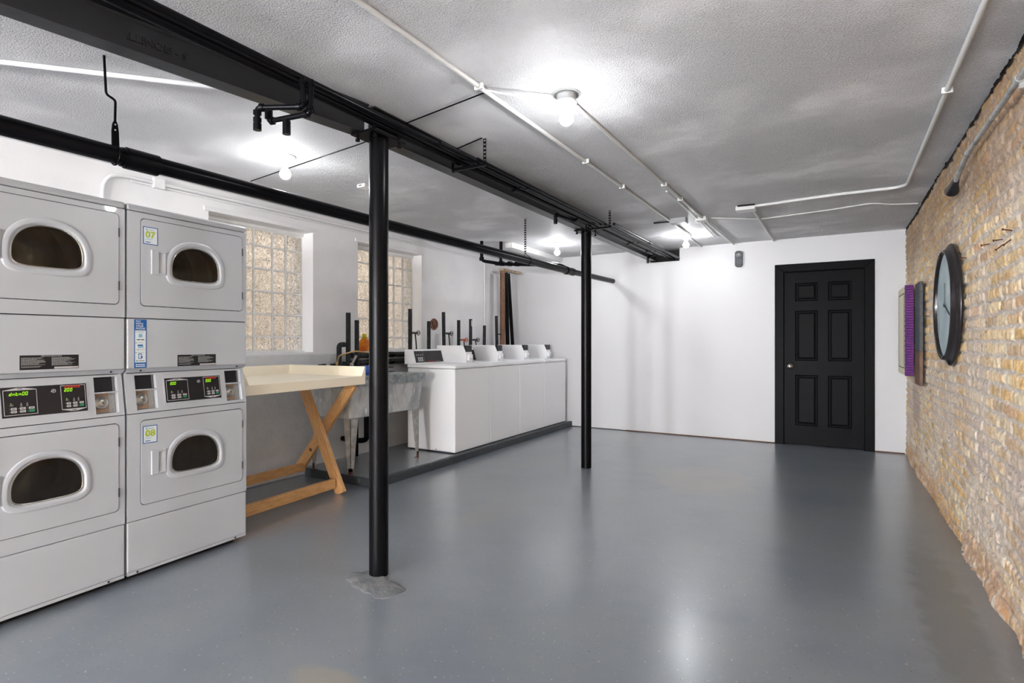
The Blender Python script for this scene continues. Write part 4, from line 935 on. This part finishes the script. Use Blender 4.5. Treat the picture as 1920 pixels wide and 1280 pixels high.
# ------------------------------------------------------------------ pipes under the ceiling
t = thing('drain_pipe', 'long thick black drain pipe hanging below the ceiling across the left side', 'pipe', (-2.64, 0, 2.0))
b = MB(); b.tube([(-2.64, YN, 1.985), (-2.64, 2.6, 1.992), (-2.64, 5.78, 2.002)], .037, 'blackpipe', 28); b.tube([(-2.64, 5.78, 2.002), (-2.64, 7.30, 2.024)], .033, 'blackpipe', 28); b.build('pipe_run', t, world=True)
b = MB(); b.tube([(-2.64, 1.215, 1.989), (-2.64, 1.345, 1.989)], .046, 'blackpipe', 28); b.tube([(-2.64, 1.20, 1.989), (-2.64, 1.216, 1.989)], .041, 'black', 28); b.build('coupling', t, world=True)
b = MB(); b.tube([(-2.64, 5.70, 2.002), (-2.64, 5.74, 2.002)], .046, 'blackpipe', 28); b.tube([(-2.64, 5.84, 2.003), (-2.64, 5.90, 2.003)], .044, 'blackpipe', 28); b.tube([(-2.64, 5.72, 2.002), (-2.64, 5.86, 2.002)], .041, 'blackpipe', 28)
b.tube(fillet([(-2.66, 5.80, 2.01), (-2.72, 5.72, 2.05), (-2.82, 5.68, 2.07)], .04), .038, 'blackpipe', 20); b.build('coupling', t, world=True)
t = thing('branch_pipe', 'black branch pipes dropping from the ceiling to the big drain pipe', 'pipe', (-3.5, 5.6, 2.15))
b = MB(); b.tube(fillet([(-3.67, 5.54, 2.40), (-3.67, 5.54, 2.165), (-3.50, 5.66, 2.135)], .045), .02, 'blackpipe', 18); b.build('drop_pipe', t, world=True)
b = MB(); b.tube([(-3.49, 5.69, 2.40), (-3.49, 5.69, 2.13)], .02, 'blackpipe', 18); b.build('drop_pipe', t, world=True)
b = MB(); b.tube([(-3.55, 5.66, 2.135), (-2.80, 5.69, 2.07)], .021, 'blackpipe', 18)
for f in (.02, .18, .32): x = -3.5 + .7 * f; z = 2.135 - .065 * f; b.tube([(x, 5.665, z), (x + .05, 5.665, z - .004)], .029, 'blackpipe', 18)
b.build('cross_run', t, world=True)
for (x, y, z) in ((-3.67, 5.54, 2.185), (-3.49, 5.69, 2.15), (-3.49, 5.69, 2.22)):
    b = MB(); b.tube([(x, y, z - .02), (x, y, z + .02)], .028, 'blackpipe', 18); b.build('fitting', t, world=True)
# hangers of the drain pipe
t = thing('pipe_hanger', 'black bent rod hanger holding the drain pipe at far left', 'pipe hanger', (-2.64, 1.16, 2.4))
b = MB(); b.tube(fillet([(-2.655, 1.142, 2.40), (-2.64, 1.143, 2.235), (-2.64, 1.178, 2.222), (-2.64, 1.176, 2.13)], .012), .005, 'black', 10); b.build('rod', t, world=True)
b = MB(); b.prism([(1.176, 2.145), (1.186, 2.12), (1.19, 2.09), (1.192, 2.03), (1.164, 2.03), (1.163, 2.09), (1.166, 2.12)], -2.643, -2.637, 'black', lambda y, z, x: (x, y, z))
for z in (2.118, 2.095): b.lathe((-2.6365, 1.176, z), (1, 0, 0), [(0, 0), (.0035, 0), (.0035, .0006), (0, .0006)], 'key', 10)
b.build('strap', t, world=True)
b = MB(); b.tube(arc((-2.64, 1.178, 1.989), (1, 0, 0), (0, 0, 1), .040, -180, 180, 28), .004, 'black', 8, False); b.build('clamp', t, world=True)
def perf_strap(b, x, y, z0, z1, m='black'):
    n = max(2, int((z1 - z0) / .022)); h = (z1 - z0) / n
    for s_ in (-.010, .0065): b.box((x + s_, y - .001, z0), (x + s_ + .0035, y + .001, z1), m)
    for i in range(n + 1): b.box((x - .009, y - .001, max(z0 + i * h - .006, z0)), (x + .009, y + .001, min(z0 + i * h + .006, z1)), m)
t = thing('pipe_hanger', 'black perforated strap holding the drain pipe between the windows and far column', 'pipe hanger', (-2.64, 4.74, 2.4))
b = MB(); perf_strap(b, -2.63, 4.74, 2.06, 2.40); b.build('perforated_strap', t, world=True)
b = MB(); b.tube(fillet([(-2.63, 4.74, 2.06), (-2.60, 4.80, 2.02)] + [tuple(v) for v in arc((-2.64, 4.81, 1.997), (1, 0, 0), (0, 0, 1), .040, 20, -200, 18)] + [(-2.64, 4.74, 2.05)], .005), .003, 'black', 8); b.build('clamp', t, world=True)

# pipes running beside the beam
for (x, z, r_, y0, y1, lb) in ((-1.985, 2.292, .022, YN, 6.9, 'thick black pipe running right against the steel beam'), (-1.932, 2.300, .016, YN, 7.0, 'thinner black pipe, second out from the steel beam'),
                               (-1.878, 2.283, .014, 2.4, 7.3, 'slim black pipe, third out from the beam, resting on the hanger bars'), (-1.83, 2.275, .010, 2.70, 7.3, 'very slim dark pipe, fourth out from the beam'), (-1.752, 2.268, .013, 4.8, 7.3, 'outermost slim grey pipe ending in the wall pocket')):
    b = MB(); b.tube([(x, y0 + .02, z), (x, y1, z)], r_, 'blackpipe', 20)
    for yy in (3.4, 5.9, 6.55):
        if y0 < yy < y1 and r_ > .0125: b.tube([(x, yy, z), (x, yy + .035, z)], r_ * 1.35, 'blackpipe', 20)
    tag(b.build('supply_pipe'), lb, 'pipe', 'black pipes beside the steel beam')
def drop(name, label, runs, caps, grp):
    t = thing(name, label, 'pipe stub', runs[0][0], group=grp)
    for rn in runs:
        b = MB(); b.tube(fillet(rn, .02), .0115, 'blackpipe', 14)
        for p, q_ in zip(rn[:-1], rn[1:]):
            p = Vector(p); q_ = Vector(q_); d = (q_ - p).normalized(); L_ = (q_ - p).length
            if L_ > .05:
                for s0 in (.012, L_ - .028): b.tube([p + d * s0, p + d * (s0 + .016)], .0165, 'blackpipe', 14)
        b.build('pipe_bend', t, world=True)
    for c in caps:
        b = MB(); b.tube([c, (c[0], c[1], c[2] - .028)], .0165, 'blackpipe', 14); b.build('end_cap', t, world=True)
drop('pipe_stub', 'left capped black stub hanging under the beam before the near column', [[(-1.915, 1.545, 2.29), (-1.893, 1.535, 2.165), (-2.078, 1.452, 2.170), (-2.078, 1.452, 2.10)]], [(-2.078, 1.452, 2.105)], 'capped stubs below the beam')
drop('pipe_stub', 'right black stub with a tee and open upturned end under the beam', [[(-1.895, 1.575, 2.29), (-1.875, 1.552, 2.14), (-2.098, 1.52, 2.14), (-2.098, 1.52, 2.20)], [(-2.0, 1.534, 2.14), (-2.0, 1.534, 2.09)]], [(-2.0, 1.534, 2.10)], 'capped stubs below the beam')
drop('pipe_stub', 'small black stub hanging beside the beam just before the far column', [[(-1.97, 4.50, 2.29), (-1.99, 4.47, 2.255), (-2.04, 4.20, 2.265), (-2.04, 4.20, 2.20)]], [(-2.04, 4.20, 2.215)], 'capped stubs below the beam')
drop('pipe_stub', 'tiny capped stub near the beam pocket in the back wall', [[(-1.97, 6.85, 2.28), (-2.03, 6.80, 2.25), (-2.03, 6.80, 2.19)]], [(-2.03, 6.80, 2.20)], 'capped stubs below the beam')
for (y, lb, ya) in ((2.75, 'hanger bar with perforated strap right of the near column', 2.75), (4.84, 'hanger bar with perforated strap over the far column', 4.84)):
    t = thing('trapeze_hanger', lb, 'pipe hanger', (-1.8, y, 2.25), group='bar hangers under the beam pipes')
    b = MB(); b.box((-2.03, y - .012, 2.238), (-1.79, y + .012, 2.249), 'black'); b.box((-2.03, y + .008, 2.238), (-1.79, y + .012, 2.262), 'black'); b.build('bar', t, world=True)
    b = MB(); perf_strap(b, -1.80, y, 2.24, 2.40); b.build('perforated_strap', t, world=True)
    b = MB(); b.box((-2.035, y - .010, 2.235), (-2.031, y + .010, 2.30), 'black'); b.build('end_clip', t, world=True)

# ------------------------------------------------------------------ ceiling conduits, boxes, wires
def conduit(name, label, pts, r_, m='conduit', cat='conduit', group=None, fr=.05, clips=()):
    t = None; b = MB(); b.tube(fillet(pts, fr), r_, m, 12)
    for c in clips: b.box((c[0] - .022, c[1] - .006, c[2] - r_ - .002), (c[0] + .022, c[1] + .006, ZC), m)
    return tag(b.build(name), label, cat, group)
z = 2.3865
conduit('conduit', 'long white ceiling conduit passing left of the nearest bulb', [(-1.445, YN + .02, z), (-1.44, 2.2, z), (-1.425, 4.6, z), (-1.42, 6.33, z)], .011, clips=[(-1.44, 2.15, z), (-1.43, 3.4, z), (-1.425, 4.1, z)])
conduit('conduit', 'white ceiling conduit running from the nearest bulb to the back wall', [(-1.138, 2.50, z), (-1.13, 3.6, z), (-1.12, 5.3, z), (-1.09, 7.20, z)], .010, clips=[(-1.13, 4.2, z), (-1.13, 4.7, z)])
conduit('conduit', 'thin white conduit parallel and close to the one from the nearest bulb', [(-1.165, 4.4, z), (-1.165, 5.45, z), (-1.20, 6.6, z)], .007)
conduit('conduit', 'white conduit along the right side of the ceiling that turns left', [(.437, YN + .02, z), (.446, 3.0, z), (.455, 5.12, z), (.40, 5.19, z), (-.04, 5.19, z), (-.62, 5.27, z)], .012, clips=[(.447, 3.3, z)])
conduit('cable', 'thin white cable wavering across the ceiling to the brick wall', [(.60, 5.92, 2.394), (.40, 5.84, 2.394), (.26, 5.70, 2.394), (-.04, 5.80, 2.394), (-.65, 5.9, 2.394), (-1.05, 5.6, 2.394)], .006, cat='cable', fr=.1)
conduit('conduit', 'short white conduit from the square junction box to the back wall', [(-.655, 5.40, z), (-.645, 7.20, z)], .011)
conduit('conduit', 'short grey conduit from the far bulb to the back wall', [(-1.46, 6.43, z), (-1.47, 7.20, z)], .008)
conduit('conduit', 'flat white conduit crossing the ceiling at top left behind the beam', [(-3.4, .55, z), (-3.066, .931, z), (-2.577, 1.453, z), (-2.2, 1.85, z)], .011, 'wall')
conduit('cable', 'thin black cable crossing the ceiling behind the near column', [(-1.46, 2.23, 2.394), (-2.062, 2.33, 2.394), (-2.46, 2.425, 2.394), (-3.77, 2.58, 2.394)], .0035, 'black', 'cable')
conduit('cable', 'short black wire running from the beam to a strap', [(-2.06, 2.80, 2.394), (-1.80, 2.72, 2.394)], .0035, 'black', 'cable')
conduit('cable', 'white cable sagging from the long conduit to the nearest bulb', [(-1.44, 2.18, 2.385), (-1.35, 2.27, 2.375), (-1.18, 2.43, 2.372)], .005, 'white', 'cable', fr=.15)
conduit('cable', 'short white cable linking the far bulb and a conduit', [(-1.41, 6.40, 2.385), (-1.30, 6.42, 2.375), (-1.18, 6.35, 2.388)], .005, 'white', 'cable', fr=.1)
def jbox(x, y, sx, sy, h, m, label):
    b = MB(); b.box((x - sx, y - sy, ZC - h), (x + sx, y + sy, ZC), m); return tag(b.build('junction_box', bevel=.003), label, 'junction box', 'ceiling junction boxes')
jbox(-1.335, 5.50, .075, .055, .05, 'boxgrey', 'grey junction box hanging between the two long conduits')
jbox(-1.13, 5.55, .05, .05, .04, 'conduit', 'small white junction box where the conduits meet')
jbox(-.70, 5.31, .08, .06, .04, 'conduit', 'white junction box nearest the door, feeding a short conduit')
for (x0, x1, y0, y1, lb) in ((-1.60, -1.40, 5.56, 5.58, 'black slot edge left of the grey junction box'), (-.76, -.62, 5.23, 5.245, 'black slot edge beside the white junction box near the door')):
    b = MB(); b.bar((x0, y0, 2.394), (x1, y1, 2.394), .010, .022, 'black'); tag(b.build('metal_strip'), lb, 'metal strip')
b = MB(); b.box((-3.52, 5.78, 2.335), (-3.39, 7.20, 2.40), 'white'); tag(b.build('duct_cover', bevel=.004), 'long white boxed duct on the ceiling in the far left corner', 'duct')
b = MB(); b.box((-3.17, 3.06, 2.375), (-3.09, 3.14, 2.40), 'white'); b.box((-3.15, 3.055, 2.385), (-3.12, 3.06, 2.392), 'screw'); tag(b.build('ceiling_sensor', bevel=.004), 'small white box on the ceiling left of the near column', 'sensor')
# left wall conduits
conduit('conduit', 'white conduit along the top of the left wall, bending down behind the dryers', [(-4.222, 1.806, 1.8), (-4.222, 1.806, 2.335), (-4.222, 3.0, 2.345), (-4.222, 6.4, 2.36)], .013, 'wall', fr=.14)
conduit('conduit', 'thinner white conduit just below the upper one on the left wall', [(-4.226, 1.98, 2.315), (-4.226, 6.4, 2.325)], .008, 'wall')
conduit('conduit', 'vertical white conduit on the left wall, left of the brown pipe', [(-4.226, 6.445, .8), (-4.226, 6.445, 2.36)], .009, 'wall')
b = MB(); b.box((-4.238, 2.12, 2.30), (-4.205, 2.20, 2.375), 'wall'); tag(b.build('conduit_box', bevel=.006), 'small white painted box where the left wall conduits meet', 'junction box')

# ------------------------------------------------------------------ back wall and brick wall
t = thing('wall_siren', 'black rounded device with a small ring, high on the back wall', 'wall device', (-1.032, YB, 2.2))
b = MB(); pr = rrect(-.042, -.098, .042, .098, .03, 5); b.prism(pr, -.045, 0, 'slate', lambda x, z, y: (x, y, z)); b.build('housing', t, bevel=.006)
b = MB()
for (x, z, r_) in ((-.012, .045, .013), (.014, .045, .013), (0, .055, .010)): b.tube(arc((x, -.047, z), (1, 0, 0), (0, 0, 1), r_, 0, 360, 16), .003, 'boxgrey', 6, False)
b.build('emblem_rings', t)
t = thing('wall_clock', 'large round wall clock with dark bronze rim on the brick wall', 'clock', (XR - .006, 4.425, 1.43))
b = MB(); b.lathe((0, 0, 0), (-1, 0, 0), [(.375, 0), (.386, .006), (.386, .014), (.378, .022), (.362, .028), (.350, .042), (.346, .052), (.338, .056), (.330, .053), (.327, .046), (.326, .03)], 'clockrim', 96); b.build('rim', t)
b = MB(); b.lathe((0, 0, 0), (-1, 0, 0), [(.326, .034), (0, .034)], 'clockface', 96)
b.build('dial', t)
b = MB(); rom = ['XII', 'I', 'II', 'III', 'IIII', 'V', 'VI', 'VII', 'VIII', 'IX', 'X', 'XI']
for k in range(12):
    a_ = R(90 - 30 * k); dy, dz = -math.cos(a_), math.sin(a_)   # seen from the room, y runs leftward
    u = Vector((0, dy, dz)); r_ = Vector((0, -dz, dy)) if False else Vector((0, -u.z, u.y)) * -1
    r_ = Vector((0, -dz, dy)); 
    wd_ = .022 * len(rom[k]) * .8
    b.text(rom[k], Vector((-.0355, 0, 0)) + u * .25 - r_ * (wd_ / 2), r_, u, .045, 'boxgrey', 0, width=wd_)
b.build('numerals', t)
b = MB()
for a_, L_, w_ in ((R(200), .2, .010), (R(95), .14, .012)):
    b.bar((-.039, 0, 0), (-.039, math.cos(a_) * L_, math.sin(a_) * L_), w_, .002, 'ink', (0, -math.sin(a_), math.cos(a_)))
b.lathe((-.037, 0, 0), (-1, 0, 0), [(.012, 0), (.012, .006), (0, .006)], 'ink', 16); b.build('clock_hands', t)
t = thing('notice_board', 'cream bordered board edged with purple ribbon, near the back corner', 'notice board', (.57, 6.42, 1.30))
b = MB(); b.box((-.035, -.215, -.41), (.03, .42, .41), 'creamboard'); b.build('board', t)
b = MB(); b.box((-.0362, -.14, -.345), (-.035, .35, .345), 'creamboard'); 
for (y0, z0, y1, z1) in ((-.145, -.35, -.135, .35), (.345, -.35, .355, .35), (-.145, -.35, .355, -.342), (-.145, .342, .355, .35)): b.box((-.038, y0, z0), (-.035, y1, z1), 'ink')
b.build('panel', t)
b = MB()
for i in range(17):
    for yy in (-.185, .385): b.box((-.0365, yy - .01, -.39 + i * .048), (-.035, yy + .01, -.384 + i * .048), 'ink')
b.build('tick_marks', t)
b = MB(); n = 70
for i in range(n):
    z0 = -.415 + .83 * i / n; o = .008 * (i % 2) + .003 * math.sin(i * 1.7); b.box((-.036 - o * .3, -.235 - o, z0), (.028, -.212, z0 + .83 / n * .98), 'purple' if i % 2 else 'purple_shade')  # recessed folds take the darker purple, ruffle shade put into the colour
tag(b.build('ribbon_edge', t), 'ruffled purple ribbon edge')
b = MB(); b.box((.588, 5.68, .83), (.614, 5.99, 1.12), 'brownwood'); b.box((.588, 5.68, 1.12), (.614, 5.99, 1.70), 'slate')
tag(b.build('wall_plank', bevel=.004), 'dark board hanging on the brick wall between clock and purple edged board', 'board')
t = thing('brick_wall_conduit', 'grey metal conduit along the top of the brick wall ending in a black fitting', 'conduit', (.585, 3.5, 2.17))
b = MB(); b.tube(fillet([(.583, YN + .02, 2.176), (.583, 3.72, 2.176), (.592, 4.10, 2.125)], .12), .0125, 'galv', 16)
b.tube([(.583, 3.66, 2.176), (.583, 3.69, 2.176)], .015, 'galv', 16); b.build('tube', t, world=True)
b = MB()
b.tube([(.583, 2.72, 2.176), (.583, 2.75, 2.176)], .016, 'galv', 16); b.box((.583, 2.73, 2.14), (.63, 2.745, 2.19), 'galv'); b.build('strap', t, world=True)
b = MB(); b.tube([(.592, 4.06, 2.131), (.592, 4.13, 2.12), (.592, 4.20, 2.10)], [.016, .022, .036], 'slot', 20); tag(b.build('end_fitting', t, world=True), 'black end fitting')
nn = [(3.08, 1.667, 20), (3.24, 1.655, -15), (3.10, 1.632, -60), (3.23, 1.630, -60), (3.48, 1.671, -20), (4.0, 1.671, 8), (5.52, 1.405, 0), (5.68, 1.672, 15)]
nl = ['topmost nail on the brick wall at far right, above the clock height', 'slanting nail just left of the topmost one', 'short steep nail below the topmost one', 'short steep nail below the slanting one', 'nail left of the nail cluster, between it and the clock',
      'nail close to the top right of the clock rim', 'nail between the clock and the dark board', 'bent nail at the top of the dark board']
for (y, z, tl), lb in zip(nn, nl):
    b = MB(); d = Vector((-1, -.35, math.tan(R(tl)) * .5)).normalized(); p = Vector((XR + .005, y, z)); q_ = p + d * .034
    b.tube([p, q_], .0028, 'nail', 8); b.tube([q_, q_ + d * .002], .0055, 'nail', 10); tag(b.build('nail'), lb, 'nail', 'rusty nails in the brick wall')
